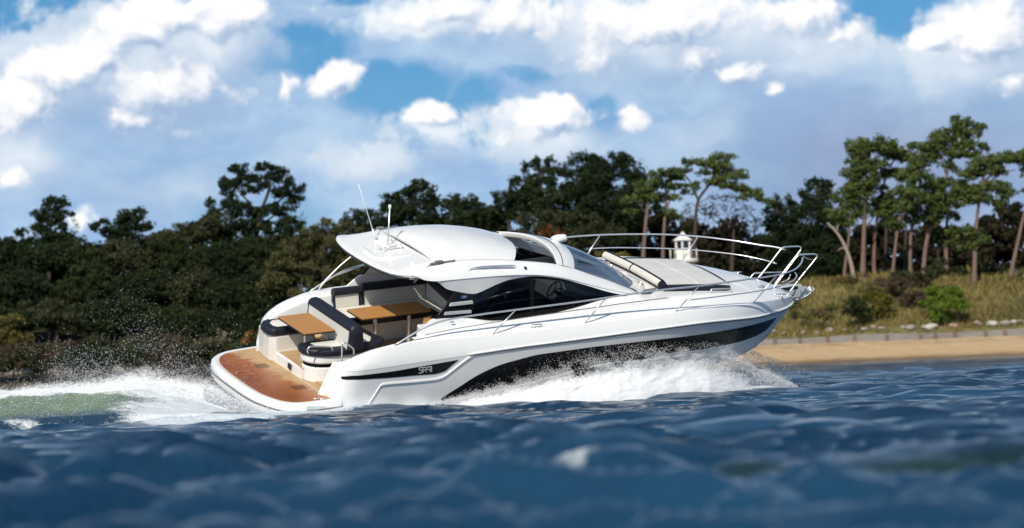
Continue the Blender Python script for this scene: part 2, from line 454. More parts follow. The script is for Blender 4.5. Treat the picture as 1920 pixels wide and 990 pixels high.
ZS = {1.5: .95, 2.4: 1.02, 4.2: 1.08, 5.7: 1.10, 6.4: 1.08, 7.2: 1.03, 8: .96, 8.65: .87, 9.4: .73, 10: .57, 10.4: .42, 10.61: .27}
CRN = {5.9: .10, 7: .05, 8.65: .05, 9.5: .06, 10.3: .03, 10.61: 0}
def quarter(x):
    x = np.asarray(x, dtype=float); t = np.clip((.42-x)/.42, 0, 1)
    return .34*(1-np.sqrt(1-t*t*.999))
def shift(x, z):
    s = np.interp(z, [-.5, .1, .25, .45, .64, .82, .95], [-.16, -.18, -.13, -.06, .01, .22, .36])
    return s*np.clip(1-x/.9, 0, 1)
def hull_y(x, z):
    yr, zr = ci(x, YR), ci(x, ZR); yd, zd = yr-ci(x, INS), ci(x, ZD); yc, zc = ci(x, YC), ci(x, ZC)
    v = np.clip((z-zc)/np.maximum(zr-zc, 1e-4), 0, 1)
    lo = yc+(yr-yc)*v**.72
    t = np.clip((z-zr)/np.maximum(zd-zr, 1e-4), 0, 1)
    up = (yr-.012)+(yd-yr+.012)*t**1.5
    return np.where(z <= zr, lo, up)-quarter(x)
def onhull(px, py, off=0., side=-1):
    """point on the starboard (or port) hull side seen along a measured sight line"""
    y = 1.8
    for _ in range(60):
        P = boat_plane(px, py, 1, side*y)
        x0 = np.clip(P[0], 0, 10.6); yn = float(hull_y(x0, P[2]))+off
        y += .5*(yn-y)
    return np.array([P[0], side*y, P[2]])

stX = np.concatenate([np.linspace(0, .42, 12)**1.0, np.linspace(.5, 9.5, 56), np.linspace(9.6, 10.61, 24)])
def hull_rows(side, z_of):
    rows = []
    for x in stX:
        r = []
        for z in z_of(x):
            r.append((x+shift(x, z), side*float(hull_y(x, z)), z))
        rows.append(r)
    return rows
mb = MB()
for sgn in (-1, 1):
    def zl(x):
        a, b = float(ci(x, ZC)), float(ci(x, ZR)); return np.linspace(a, b, 14)
    def zu(x):
        a, b = float(ci(x, ZR)), float(ci(x, ZD)); return np.linspace(a+.0005, b, 8)
    lo, up = hull_rows(sgn, zl), hull_rows(sgn, zu)
    bot = [[(x+shift(x, -.5)*1., 0 if t == 0 else sgn*t*float(ci(x, YC)-quarter(x)), float(ci(x, ZK)+(ci(x, ZC)-ci(x, ZK))*t)) for t in (0, .33, .66, 1)] for x in stX]
    mb.grid(bot); mb.grid(lo); mb.grid(up)
    # rounded quarter closes in towards the cockpit walkway
    col_ = [lo[0][k] for k in range(14)]+[up[0][k] for k in range(1, 8)]
    rows = []
    for t in np.linspace(0, 1, 6):
        rows.append([(p[0]+.10*t*t, sgn*(abs(p[1])+((1.36 if sgn > 0 else 1.53)-abs(p[1]))*t), p[2]) for p in col_])
    mb.grid(rows)
# transom under the platform
tr = [[(shift(0, z), y, z) for z in np.linspace(-.95, 0.02, 6)] for y in np.linspace(-1.5, 1.5, 5)]
mb.grid(tr)
hull = mb.build('hull', M['gel'], yacht, auto=50)

# grey rub rail with its white strake above
for sgn, nm in ((-1, 'rub_rail'), (1, 'rub_rail')):
    xs = np.linspace(2.45, 10.60, 90)
    pts = [(x, sgn*(float(ci(x, YR))+.004), float(ci(x, ZR))) for x in xs]
    MB().tube(pts, .017, 8).build(nm, M['rubber'], yacht)
    pts2 = [(x, sgn*(float(ci(x, YR))+.012), float(ci(x, ZR))+.026) for x in xs]
    MB().tube(pts2, .020, 8).build('rub_strake', M['gel'], yacht)

# moulded strake on the after hull, both sides
stk = [onhull(*p) for p in ((690, 757), (700, 742), (713, 722), (722, 719.5), (770, 715.5), (815, 711), (831, 706), (845, 696), (868, 678), (884, 667), (892, 664))]
stk = np.array(stk)
for sgn in (1, -1):
    pts = stk*np.array([1, sgn, 1])
    rows = []
    P = np.concatenate([curve(pts[:3], 8)[:-1], curve(pts[2:6], 18)[:-1], curve(pts[5:], 24)])
    for k, (wz, of) in enumerate(((.022, -.004), (.020, .016), (-.012, .020), (-.026, .004), (-.028, -.004))):
        rows.append([(p[0]+wz*.35, p[1]-sgn*of*(1), p[2]+wz) for p in P])
    MB().grid(rows).build('hull_moulding', M['gel'], yacht, auto=40)

# black hull band
top_px = [(826, 748), (842, 737), (860, 726), (885, 709.5), (912, 695), (938, 684), (965, 676), (1017, 663.5), (1100, 652), (1200, 640.5), (1300, 629), (1375, 617), (1420, 607), (1456, 595)]
bot_px = [(826, 749), (842, 757), (865, 760), (905, 759), (945, 753), (985, 742), (1017, 732), (1060, 716), (1100, 703), (1160, 684), (1240, 665), (1325, 653), (1385, 641), (1417, 630), (1436, 619), (1456, 597)]
T_ = np.array([onhull(*p) for p in top_px]); B_ = np.array([onhull(*p) for p in bot_px])
def lin_z(C, xs):
    o = np.argsort(C[:, 0]); return ci(xs, {float(a): float(b) for a, b in zip(C[o, 0], C[o, 2])})
x0, x1 = max(T_[0, 0], B_[0, 0]), min(T_[-1, 0], B_[-1, 0])
for sgn in (-1, 1):
    rows = []
    for x in np.linspace(x0, x1, 110):
        za, zb = float(lin_z(B_, x)), float(lin_z(T_, x)); za = min(za, zb-.002)
        rows.append([(x+shift(x, z), sgn*(float(hull_y(x, z))+.006), z) for z in np.linspace(za, zb, 9)])
    MB().grid(rows).build('hull_band', M['black'], yacht)

# black flash on the after quarter with the type lettering
ft = np.array([onhull(*p) for p in ((633, 701.5), (640, 703), (660, 703.5), (690, 702), (730, 697), (780, 688.5), (820, 681.5), (859, 674.5))])
fb = np.array([onhull(*p) for p in ((633.5, 706), (642, 709.5), (660, 711), (690, 710.5), (730, 708), (780, 703.5), (815, 701), (833, 696), (848, 684), (859, 675.5))])
for sgn in (-1, 1):
    rows = []
    for x in np.linspace(max(ft[0, 0], fb[0, 0]), min(ft[-1, 0], fb[-1, 0]), 70):
        za, zb = float(lin_z(fb, x)), float(lin_z(ft, x))
        xn = x-float(shift(max(x, 0), .5*(za+zb)))
        rows.append([(x, sgn*(float(hull_y(max(xn, 0), z))+.007), z) for z in np.linspace(min(za, zb-.001), zb, 5)])
    fl = MB().grid(rows).build('quarter_flash', M['black'], yacht)
    if sgn < 0:
        # lettering strokes in a 100-unit cell, one mesh
        G = {'S': [[(75, 100), (20, 100), (4, 84), (4, 66), (20, 52), (62, 52), (76, 38), (76, 16), (62, 0), (0, 0)]],
             'R': [[(0, 0), (0, 100), (58, 100), (74, 86), (74, 60), (58, 46), (2, 46)], [(40, 46), (78, 0)]],
             '4': [[(74, 0), (74, 100)], [(74, 100), (24, 100), (4, 82), (4, 60), (18, 44), (74, 44)]],
             '1': [[(8, 0), (8, 100), (-14, 100)]]}
        tb = MB(); px0 = 785.5; pen = 0.
        for ch, adv in (('S', 92), ('R', 92), ('4', 96), ('1', 30)):
            for st in G[ch]:
                for a, b in zip(st[:-1], st[1:]):
                    q = []
                    for t in np.linspace(0, 1, 4):
                        X, Y_ = a[0]+(b[0]-a[0])*t+pen, a[1]+(b[1]-a[1])*t
                        px = px0+X*.083; py = 699.6-(px-785.5)*.105-Y_*.098
                        q.append(onhull(px, py, .011))
                    tb.tube(q, .0065, 5)
            pen += adv
        tb.build('lettering', M['letter'], fl, smooth=False)

# swim platform
pl = [(0.02, 1.72), (-.30, 1.70), (-.75, 1.63), (-1.02, 1.48), (-1.20, 1.24), (-1.30, .9), (-1.34, .45), (-1.345, 0), (-1.34, -.45), (-1.30, -.9), (-1.22, -1.2), (-1.10, -1.47), (-.93, -1.65), (-.70, -1.73), (-.30, -1.745), (0.02, -1.75)]
def offset_in(poly, d):
    P = np.array(poly); out = []
    for i in range(len(P)):
        a = P[i]-P[i-1] if i else P[1]-P[0]; b = P[(i+1) % len(P)]-P[i] if i < len(P)-1 else a
        t = a/np.linalg.norm(a)+b/np.linalg.norm(b); t /= np.linalg.norm(t); n = np.array([-t[1], t[0]])
        out.append(P[i]+n*d)
    return np.array(out)
plc = curve([(x, y, 0) for x, y in pl], 90)[:, :2]
prof = [(.10, -.34), (.03, -.30), (.0, -.24), (-.002, -.165), (-.002, -.07), (.008, -.03), (.035, -.006), (.07, 0.0), (.125, .0), (.14, -.008)]
rows = [[(p[0], p[1], z) for p in offset_in(plc, d)] for d, z in prof]
mb = MB().grid(rows)
c = rows[-1]; mb.add([*c, (.02, 0, -.008)], [(i, i+1, len(c)) for i in range(len(c)-1)])
c = rows[0]; mb.add([*c, (.02, 0, -.36)], [(i+1, i, len(c)) for i in range(len(c)-1)])
plat = mb.build('swim_platform', M['gel'], yacht, auto=45)
tk = offset_in(plc, .15); tk[0, 0] = tk[-1, 0] = .0
MB().prism([tuple(p) for p in tk[::-1]], -.02, .008).build('teak_deck', M['teakwet'], plat, smooth=False)
st_ = offset_in(plc, -.010)
MB().tube([(p[0], p[1], -.135) for p in st_], .016, 8).build('fender_strip', M['rubber'], plat)
for (x, y) in ((-.52, .52), (-.42, -.86)):
    d = MB()
    for k in range(5): d.box((x-.1+k*.05, y-.13, .0085), (x-.075+k*.05, y+.13, .0095))
    d.build('drain_slots', M['gasket'], plat, smooth=False)
b_ = MB()
pq = [boat_plane(x, y, 1, -1.756) for x, y in ((575, 762), (610, 762), (610, 768), (575, 768))]
b_.add([(q[0], -1.756, q[2]) for q in pq]+[(q[0], -1.742, q[2]) for q in pq], [(0, 1, 2, 3), (4, 7, 6, 5), (0, 4, 5, 1), (1, 5, 6, 2), (2, 6, 7, 3), (3, 7, 4, 0)])
b_.build('vent_grille', M['steel'], plat, smooth=False)
dk = MB()
for (px, py) in ((588, 748), (600, 748.5)): 
    q = boat_plane(px, py, 2, .02); dk.tube([q, q+np.array([.12, 0, 0])], .012, 6)
dk.build('mooring_eye', M['steel'], plat)

# side decks and foredeck
mb = MB()
xs = np.concatenate([np.linspace(1.45, 9.5, 60), np.linspace(9.6, 10.61, 22)])
for sgn in (-1, 1):
    rows = []
    for x in xs:
        yd, zd, ys, zs = float(ci(x, YR)-ci(x, INS)), float(ci(x, ZD)), float(ci(x, YS)), float(ci(x, ZS))
        ys = min(ys, yd*.93)
        r = [(yd, zd), (yd-.02, zd+.014), (yd-.045, zd+.018)]
        w = max(yd-.045-ys, .0)
        for t in (.25, .5, .75, .93, 1.0): r.append((yd-.045-w*t, zd+.018+(zs-zd-.018)*(t**1.6)))
        if x >= 5.85:
            cr = float(ci(x, CRN))
            for t in (.06, .25, .5, .75, 1.): r.append((ys*(1-t), zs+cr*math.sin(t*math.pi/2)))
        else: r += [(ys-.01, zs+.0)]+[(ys-.02-.02*k, zs-.02*k) for k in range(4)]
        rows.append([(x, sgn*a, b) for a, b in r])
    mb.grid(rows)
deck = mb.build('deck', M['gel'], yacht, auto=40)
# grey seam along the foot of the cabin
for sgn in (-1, 1):
    pts = [(x, sgn*(float(ci(x, YS))+.004), float(ci(x, ZS))+.004) for x in np.linspace(1.7, 6.9, 50)]
    MB().tube(pts, .006, 5).build('deck_seam', M['rubber'], yacht)

# cockpit coamings
mb = MB()
for sgn in (-1, 1):
    rows = []
    for x in np.concatenate([np.linspace(0, .42, 10), np.linspace(.5, 3.0, 22)]):
        yd, zd = float(ci(x, YR)-ci(x, INS)-quarter(x)), float(ci(x, ZD)); xx = x+float(shift(x, zd))
        yi = 1.375 if sgn > 0 else min(float(ci(x, {0: 1.56, .5: 1.62, 1.0: 1.72, 1.5: 1.735, 3: 1.74})), yd-.09)
        rows.append([(xx, sgn*yd, zd), (xx+.01, sgn*(yd-.025), zd+.016), (xx+.012, sgn*(yd-.05), zd+.022), (xx+.02, sgn*(yi+.035), zd+.024), (xx+.025, sgn*yi, zd+.008), (xx+.03, sgn*(yi-.012), zd-.03), (xx+.03-.3*max(0, 1-x/.6), sgn*(yi-.015), -.05)])
    mb.grid(rows)
mb.build('cockpit_coaming', M['gel'], yacht, auto=40)
# cockpit sole
MB().prism([(.9, -1.73), (3.6, -1.73), (3.6, 1.37), (.9, 1.37)], .13, .20).build('cockpit_sole', M['teak'], yacht, smooth=False)
MB().prism([(-.02, -1.53), (.92, -1.6), (.92, -.5), (-.02, -.5)], -.02, .045).build('boarding_step', M['teak'], yacht, smooth=False)

# after lounge: well, seats and backrest
mb = MB().prism([(-.19, 1.37), (-.19, .62), (-.16, -.30), (-.12, -.62), (.62, -.62), (.62, 1.37)], -.02, .212)
mb.build('lounge_plinth', M['gel'], yacht, smooth=False, bevel=.03, seg=3)
MB().prism([(-.15, -.52), (.55, -.52), (.55, .57), (-.15, .57)], .2, .222).build('lounge_sole', M['teak'], yacht, smooth=False)
lamp = MB().box((-.205, -.06, .07), (-.186, .06, .17)); lamp.build('courtesy_light', M['gasket'], yacht, smooth=False)
# port seat block
ps = [(-.20, .60), (-.27, .75), (-.26, 1.0), (-.20, 1.37), (.6, 1.37), (.6, .60)]
MB().prism(ps[::-1], .0, .52).build('port_seat_base', M['inner'], yacht, smooth=False, bevel=.04)
MB().box((-.215, .80, .33), (-.2, .93, .45)).build('stern_speaker', M['gasket'], yacht, smooth=False)
pc = [(-.24, .58), (-.33, .72), (-.32, 1.02), (-.2, 1.2), (.6, 1.24), (.6, .58)]
cu = MB().prism(pc[::-1], .515, .66).build('port_seat_cushion', M['navy'], yacht, bevel=.05, seg=4)
pc2 = [(-.12, .70), (-.18, .80), (-.16, .98), (-.06, 1.1), (.55, 1.14), (.55, .70)]
MB().prism(pc2[::-1], .6, .667).build('cushion_panel', M['cream'], cu, bevel=.02)
# starboard seat block, rounded, running round to the forward settee
sb_out = curve([(-.14, -.30, 0), (-.20, -.45, 0), (-.16, -.66, 0), (0, -.82, 0), (.3, -.90, 0), (.85, -.90, 0), (1.22, -.80, 0), (1.38, -.58, 0), (1.34, -.3, 0), (1.30, .2, 0)], 40)[:, :2]
inner = [(.62, .2), (.62, -.30)]
def blk(out, d, z0, z1, name, mat, bev, parent=yacht, inn=inner):
    P = [tuple(p) for p in offset_in(out, d)]+inn
    return MB().prism(P, z0, z1).build(name, mat, parent, bevel=bev, auto=40)
blk(sb_out, .05, .0, .30, 'seat_base', M['gel'], .03)
blk(sb_out, .065, .30, .365, 'seat_base_band', M['black'], .0)
blk(sb_out, .02, .365, .525, 'seat_moulding', M['gel'], .04)
cu = blk(sb_out, -.03, .52, .66, 'wraparound_cushion', M['navy'], .05)
s2 = offset_in(sb_out, .14)
MB().prism([tuple(p) for p in s2[8:20]]+[(.5, -.42), (-.0, -.42)], .62, .668).build('cushion_panel', M['cream'], cu, bevel=.015)
MB().prism([(.78, -.72), (1.08, -.70), (1.2, -.5), (1.15, .3), (.78, .3)], .62, .668).build('cushion_panel', M['cream'], cu, bevel=.015)
# backrest between the two seats: black roll over quilted faces
bk = MB()
def bk_row(y):
    xo = .60+.02*y
    x = [(-.16, .64), (-.135, .82), (-.12, .98), (-.13, 1.0), (-.115, 1.06), (-.06, 1.10), (.03, 1.11), (.10, 1.08), (.13, 1.0), (.14, .95), (.15, .8), (.17, .64)]
    return [(xo+a+.06, y, b) for a, b in x]
ysb = np.linspace(-.96, .80, 30)
rows = [bk_row(y) for y in ysb]
q = MB().grid([[r[k] for k in (0, 1, 2)] for r in rows]); q.grid([[r[k] for k in (9, 10, 11)] for r in rows])
bko = q.build('lounge_backrest', M['quilt'], yacht)
cap = MB().grid([r[2:10] for r in rows])
for yy, s_ in ((-.96, -1), (.80, 1)):
    prev = bk_row(yy)
    ends = [prev]
    for t, w in ((.5, .98), (.85, .85), (1., .55), (1.03, .0)):
        cx, cz = .60+.02*yy+.07, .65
        ends.append([(cx+(p[0]-cx)*w, yy+s_*.10*t, cz+(p[2]-cz)*w) for p in prev])
    cap.grid(ends)
cap.build('backrest_roll', M['navy'], bko, auto=60)

# port settee with backrests
sp = [(1.0, .56), (2.95, .56), (2.95, .1), (3.3, .1), (3.3, 1.37), (1.0, 1.37)]
MB().prism(sp, .19, .55).build('settee_base', M['inner'], yacht, smooth=False, bevel=.02)
cu = MB().prism([(.95, .50), (2.9, .50), (2.9, .06), (3.3, .06), (3.3, 1.30), (.95, 1.30)], .55, .69).build('settee_cushion', M['navy'], yacht, bevel=.04)
MB().prism([(1.08, .62), (3.0, .62), (3.0, .2), (3.2, .2), (3.2, 1.25), (1.08, 1.25)], .66, .70).build('cushion_panel', M['cream'], cu, bevel=.015)
def backrest(xa, xb, y, z0, zc, z1, name='settee_backrest'):
    n = 16; xs_ = np.linspace(xa, xb, n)
    pr = [(-.02, z0), (.0, (z0+zc)/2), (.02, zc)]
    o = MB().grid([[(x, y+a, b) for a, b in pr] for x in xs_]).build(name, M['quilt'], yacht)
    pr2 = [(.02, zc), (-.012, zc+.005), (-.015, z1-.04), (.01, z1-.008), (.05, z1), (.11, z1-.01), (.14, z1-.05), (.15, z0)]
    c = MB().grid([[(x, y+a, b) for a, b in pr2] for x in xs_])
    for x, s_ in ((xa, -1), (xb, 1)):
        full = [(x, y-.03, z0)]+[(x, y+a, b) for a, b in pr2]
        outl = [(x+s_*.035, p[1]*.94+(y+.06)*.06, z0+(p[2]-z0)*.975) for p in full]
        out2 = [(x+s_*.045, y+.06, (z0+z1)/2)]*len(full)
        c.grid([full, outl, out2])
    c.build('backrest_trim', M['navy'], o, auto=50)
backrest(1.32, 1.80, 1.27, .64, .93, 1.06)
backrest(1.92, 3.20, 1.27, .64, .96, 1.10)
# return backrest across the forward bulkhead
n = 14; ysr = np.linspace(1.27, .12, n)
o = MB().grid([[(3.20+.03*(zz-.6), y, zz) for zz in np.linspace(.62, 1.0-.16*(1.27-y), 5)] for y in ysr]).build('corner_backrest', M['cream'], yacht)
rows = []
for y in np.linspace(1.40, .06, n):
    zt = 1.0-.16*(1.27-y)
    rows.append([(3.212, y, zt-.005), (3.185, y, zt+.02), (3.19, y, zt+.17), (3.24, y, zt+.20), (3.32, y, zt+.17), (3.34, y, .6)])
t_ = MB().grid(rows)
t_.add([rows[-1][k] for k in range(6)], [tuple(range(6))])
t_.build('backrest_trim', M['navy'], o, auto=50)
# wet-bar unit by the companionway with its timber lid
MB().prism([(1.72, -1.62), (2.6, -1.50), (2.6, -1.12), (1.80, -1.12)], .1, 1.02).build('galley_unit', M['gel'], yacht, smooth=False, bevel=.03)
q = [boat_plane(x, y, 2, 1.05) for x, y in ((793, 603), (795, 594), (811, 590.5), (806, 602))]
MB().prism([(p[0], p[1]) for p in q][::-1], 1.0, 1.05).build('galley_lid', M['wood'], yacht, smooth=False, bevel=.01)

# tables
def table(name, x0, x1, y0, y1, z, legs, split=None):
    t = MB().prism([(x0, y0), (x1, y0), (x1, y1), (x0, y1)], z-.03, z).build(name, M['wood'], yacht, smooth=False, bevel=.006)
    MB().prism([(x0-.006, y0-.006), (x1+.006, y0-.006), (x1+.006, y1+.006), (x0-.006, y1+.006)], z-.048, z-.028).build('table_edge', M['gasket'], t, smooth=False)
    if split: MB().box((split-.004, y0+.002, z), (split+.004, y1-.002, z+.0015)).build('table_seam', M['gasket'], t, smooth=False)
    for (x, y, zb) in legs:
        l = MB().tube([(x, y, zb), (x, y, z-.045)], .04, 16).lathe([(.0, .02), (.10, .015), (.11, .0)], (x, y, zb), 18)
        l.build('table_leg', M['steel'], t, auto=40)
table('cockpit_table', 1.20, 2.62, -.10, .52, .90, [(1.55, .06, .2), (2.25, .06, .2)], 1.92)
table('lounge_table', -.17, .45, -.53, .58, .90, [(.12, 0., .22)])
# ------------------------------------------------------------------ cabin, roof, glazing
ZCt = {1.5: 2.06, 2.1: 2.125, 2.46: 2.145, 3.02: 2.11, 3.68: 2.03, 4.10: 1.97, 4.64: 1.86, 4.98: 1.75, 5.34: 1.60, 5.76: 1.43, 6.16: 1.25, 6.35: 1.17}
ZBt = {1.5: 2.055, 1.63: 2.01, 1.79: 1.935, 2.03: 1.895, 2.69: 1.88, 3.48: 1.85, 4.02: 1.80, 4.57: 1.69, 5.12: 1.51, 5.68: 1.32, 6.08: 1.21, 6.35: 1.15}
ZAt = {1.5: 2.03, 1.63: 1.99, 2.03: 1.875, 2.25: 1.71, 2.43: 1.65, 2.70: 1.575, 2.81: 1.56, 2.9: 1.575, 3.05: 1.62, 3.30: 1.70, 3.57: 1.755, 3.94: 1.765, 4.49: 1.68, 5.10: 1.485, 5.66: 1.28, 6.03: 1.18, 6.35: 1.12}
ZWt = {1.60: .97, 1.72: 1.06, 1.95: 1.215, 2.3: 1.195, 2.58: 1.16, 3.17: 1.04, 3.44: 1.02, 4.25: 1.03, 4.79: 1.08, 5.14: 1.13, 5.41: 1.165, 5.77: 1.18, 6.03: 1.178, 6.35: 1.12}
def yA(x): return ci(x, {1.5: 1.41, 3: 1.40, 5: 1.39, 6.1: 1.40, 6.35: 1.42})
def yW(x): return ci(x, {1.6: 1.55, 2: 1.51, 3: 1.50, 5: 1.49, 6.03: 1.41, 6.35: 1.45})
def yB(x): return ci(x, {1.5: 1.42, 2: 1.44, 4: 1.43, 6.08: 1.37, 6.35: 1.38})
def yC(x): return ci(x, {1.5: 1.34, 2.1: 1.22, 4: 1.20, 6.16: 1.16, 6.35: 1.15})
xb = np.concatenate([np.linspace(1.5, 2.9, 30), np.linspace(2.95, 6.35, 50)])
for sgn in (-1, 1):
    rows = []
    for x in xb:
        a, b, c = float(ci(x, ZAt)), float(ci(x, ZBt)), float(ci(x, ZCt)); a = min(a, b-.012); b = min(b, c-.02)
        ya, yb, yc = float(yA(x)), float(yB(x)), float(yC(x))
        e = .10 if x > 1.9 else .04
        rows.append([(x, sgn*y, z) for y, z in ((ya, a), (yb-.012, b-.006), (yb, b), (yb-.006, b+.012), (yb-.35*(yb-yc), b+.55*(c-b)), (yc+.02, c-.006), (yc, c), (yc-.12, c-.004), (yc-.13, c-.03), (yc-.13, min(c-.12, a+.05)), (ya-.05, a+.004))])
    mb = MB().grid(rows, cv=True)
    mb.add(rows[0], [tuple(range(11))])
    bm_ = mb.build('roof_beam', M['gel'], yacht, auto=38)
    # stainless trim recess on the beam
    if sgn < 0:
        t = []
        for px, py in ((877.5, 506.5), (884, 503.6), (893, 501.5), (910, 500), (935, 498.8), (967, 498.2)):
            q = boat_plane(px, py, 1, -1.372); t.append(q)
        MB().tube(curve(t, 24), np.concatenate([np.linspace(.004, .02, 8), np.full(14, .02), [.015, .006]]), 8).build('beam_trim', M['steel'], bm_)
        q = boat_plane(985, 502, 1, -1.365)
        MB().box(q-np.array([.018, .02, .02]), q+np.array([.018, .02, .02])).build('side_lamp', M['gasket'], bm_, smooth=False)
# lower cabin sides
for sgn in (-1, 1):
    rows = []
    for x in np.linspace(1.60, 6.35, 64):
        zb, zt = float(ci(x, ZS)) if x > 1.5 else .95, float(ci(x, ZWt)); zb = min(zb, zt-.003)
        y0, y1 = float(ci(x, YS)), float(yW(x))
        xo = 0.0
        rows.append([(x, sgn*(y0+(y1-y0)*t**.8), zb+(zt-zb)*t) for t in np.linspace(0, 1, 6)]+[(x, sgn*(y1-.05), zt-.004), (x, sgn*(y1-.06), zb-.2)])
    mb = MB().grid(rows); mb.add(rows[0], [tuple(range(8))])
    mb.build('cabin_side', M['gel'], yacht, auto=45)
def glazing(xb0, xb1, xt0, xt1, sgn, off=0., n=24, lo=0., hi=1.):
    rows = []
    for u in np.linspace(0, 1, n):
        x_b, x_t = xb0+(xb1-xb0)*u, xt0+(xt1-xt0)*u
        pb = np.array([x_b, float(yW(x_b))-.012+off, float(ci(x_b, ZWt))+.002]); pt = np.array([x_t, float(yA(x_t))-.012+off, float(ci(x_t, ZAt))-.002])
        if pt[2] < pb[2]+.004: pt[2] = pb[2]+.004
        r = []
        for t in np.linspace(lo, hi, 7):
            p = pb+(pt-pb)*t; p[1] += .03*math.sin(math.pi*t); r.append((p[0], sgn*p[1], p[2]))
        rows.append(r)
    return rows
def strip_rows(xb0, xb1, xt0, xt1, sgn, w, top, off=.008, n=40):
    rows = []
    for r in glazing(xb0, xb1, xt0, xt1, sgn, off, n):
        a, b = np.array(r[-1] if top else r[0]), np.array(r[0] if top else r[-1])
        L = np.linalg.norm(b-a); ww = min(w, L*.5)
        rows.append([a, a+(b-a)*ww/L*.5, a+(b-a)*ww/L])
    return rows
for sgn in (-1, 1):
    pil = MB().grid(glazing(1.96, 2.60, 2.40, 2.84, sgn, .004))
    p_ = pil.build('window_pillar', M['black'] if sgn < 0 else M['black'], yacht, solid=.03)
    if sgn > 0:
        MB().grid(glazing(1.99, 2.60, 2.42, 2.84, sgn, -.028)).build('pillar_lining', M['inner'], p_)
    else:
        for c4_ in (((844, 574.5), (887, 569.5), (887, 564.5), (847, 569)), ((833, 591), (884, 587), (884, 582), (836, 585.5))):
            f_ = [boat_plane(x, y, 1, -1.537) for x, y in c4_]; m_ = MB()
            m_.add(f_+[p+np.array([0, .05, 0]) for p in f_], [(0, 1, 2, 3), (4, 7, 6, 5), (0, 4, 5, 1), (1, 5, 6, 2), (2, 6, 7, 3), (3, 7, 4, 0)])
            m_.build('vent_louvre', M['letter'], p_, smooth=False)
        # small blue emblem with a slim white cross
        e0 = boat_plane(870, 556.5, 1, -1.50)
        MB().box(e0+np.array([-.062, -.006, -.026]), e0+np.array([.062, 0, .026])).build('emblem', M['blue'], p_, smooth=False)
        em = MB(); s_ = e0+np.array([0, -.009, 0])
        em.add([s_+np.array(v) for v in ((-.06, 0, 0), (-.006, 0, -.005), (0, 0, -.034), (.006, 0, -.005), (.06, 0, 0), (.006, 0, .005), (0, 0, .034), (-.006, 0, .005))], [tuple(range(8))])
        em.build('emblem_cross', M['letter'], p_, smooth=False)
    fr = MB()
    fr.grid(strip_rows(2.60, 6.02, 2.84, 6.02, sgn, .045, True)); fr.grid(strip_rows(2.60, 6.02, 2.84, 6.02, sgn, .04, False))
    fr.grid(glazing(3.93, 4.01, 3.93, 4.01, sgn, .010, 3)); fr.grid(glazing(2.60, 2.66, 2.84, 2.88, sgn, .010, 3))
    fo = fr.build('window_frame', M['black'], yacht)
    MB().grid(glazing(2.62, 3.97, 2.85, 3.97, sgn)).build('window_pane', M['glass'], fo)
    MB().grid(glazing(3.97, 6.02, 3.97, 6.02, sgn, 0, 40)).build('window_pane', M['glass'], fo)
# sliding sash inside the starboard window
for sgn in (-1,):
    g = lambda u, t: np.array([2.62+(3.97-2.62)*u, -1.44, 1.03+(.70)*t])
    sp_ = MB()
    for a, b in (((.60, .18), (.60, .70)), ((.60, .70), (.93, .76)), ((.30, .60), (.95, .79))):
        sp_.tube([g(*a), g(*b)], .022, 6)
    sp_.build('window_sash', M['black'], yacht)
# roof plate behind the sliding panel
XE = {-1.42: 1.50, -1.36: 1.36, -1.28: 1.27, -1.1: 1.20, -.6: 1.13, 0: 1.11, .45: 1.12, .9: 1.18, 1.15: 1.24, 1.28: 1.31, 1.36: 1.38, 1.42: 1.50}
def rz(x): return 2.07+.10*(np.asarray(x)-1.12)/.96
rows = []
for y in np.linspace(-1.42, 1.42, 60):
    xe = float(ci(y, XE)); r = []
    ed = np.clip((1.42-abs(y))/.16, 0, 1); dz = -.05*(1-ed)**2
    ay = abs(y); xend = 2.10-.52*np.clip((ay-1.12)/.30, 0, 1)
    def dr(x): return dz-.12*np.clip((ay-1.08)/.34, 0, 1)**1.5*np.clip((x-1.25)/.6, 0, 1)
    r += [(xend, y*.97, rz(xend)-.12+dr(xend)), (xe+.10, y*.975, rz(xe)-.11+dz), (xe+.03, y*.99, rz(xe)-.075+dz), (xe, y, rz(xe)-.03+dz), (xe+.012, y, rz(xe)-.006+dz)]
    for t in (.04, .12, .35, .65, .92, 1.): x = xe+(max(xend, xe+.06)-xe)*t; r.append((x, y, float(rz(x))+dr(x)))
    rows.append(r)
mb = MB().grid(rows)
rp = mb.build('roof_plate', M['gel'], yacht, auto=40)
MB().tube([(float(ci(y, XE))+.028, y*.99, float(rz(ci(y, XE)))-.085-.05*(1-np.clip((1.42-abs(y))/.16, 0, 1))**2) for y in np.linspace(-1.40, 1.40, 60)], .014, 6).build('roof_gasket', M['gasket'], rp)
# raised swoosh moulding and pod on the plate
sw = curve([boat_plane(600+x/4.3056, 330+y/4.3056, 2, z) for x, y, z in ((335, 560, 2.11), (385, 612, 2.105), (440, 648, 2.105), (520, 662, 2.12), (620, 650, 2.14), (745, 632, 2.165))], 40)
rad_ = np.concatenate([np.linspace(.01, .06, 10), np.full(16, .06), np.linspace(.06, .006, 14)])
mb = MB().tube(sw, rad_, 12); o = mb.build('roof_moulding', M['gel'], rp)
for v in o.data.vertices: v.co.z = rz(v.co.x)+(v.co.z-rz(v.co.x))*.42
p0 = boat_plane(600+520/4.3056, 330+515/4.3056, 2, 2.17)
MB().box(p0+np.array([-.09, -.12, -.05]), p0+np.array([.11, .14, .07])).build('antenna_pod', M['white_plastic'], rp, bevel=.04)
d0 = boat_plane(600+750/4.3056, 330+705/4.3056, 2, 2.14)
MB().lathe([(.0, .035), (.03, .03), (.05, .005), (.05, -.02)], d0, 14).build('satellite_puck', M['white_plastic'], rp)
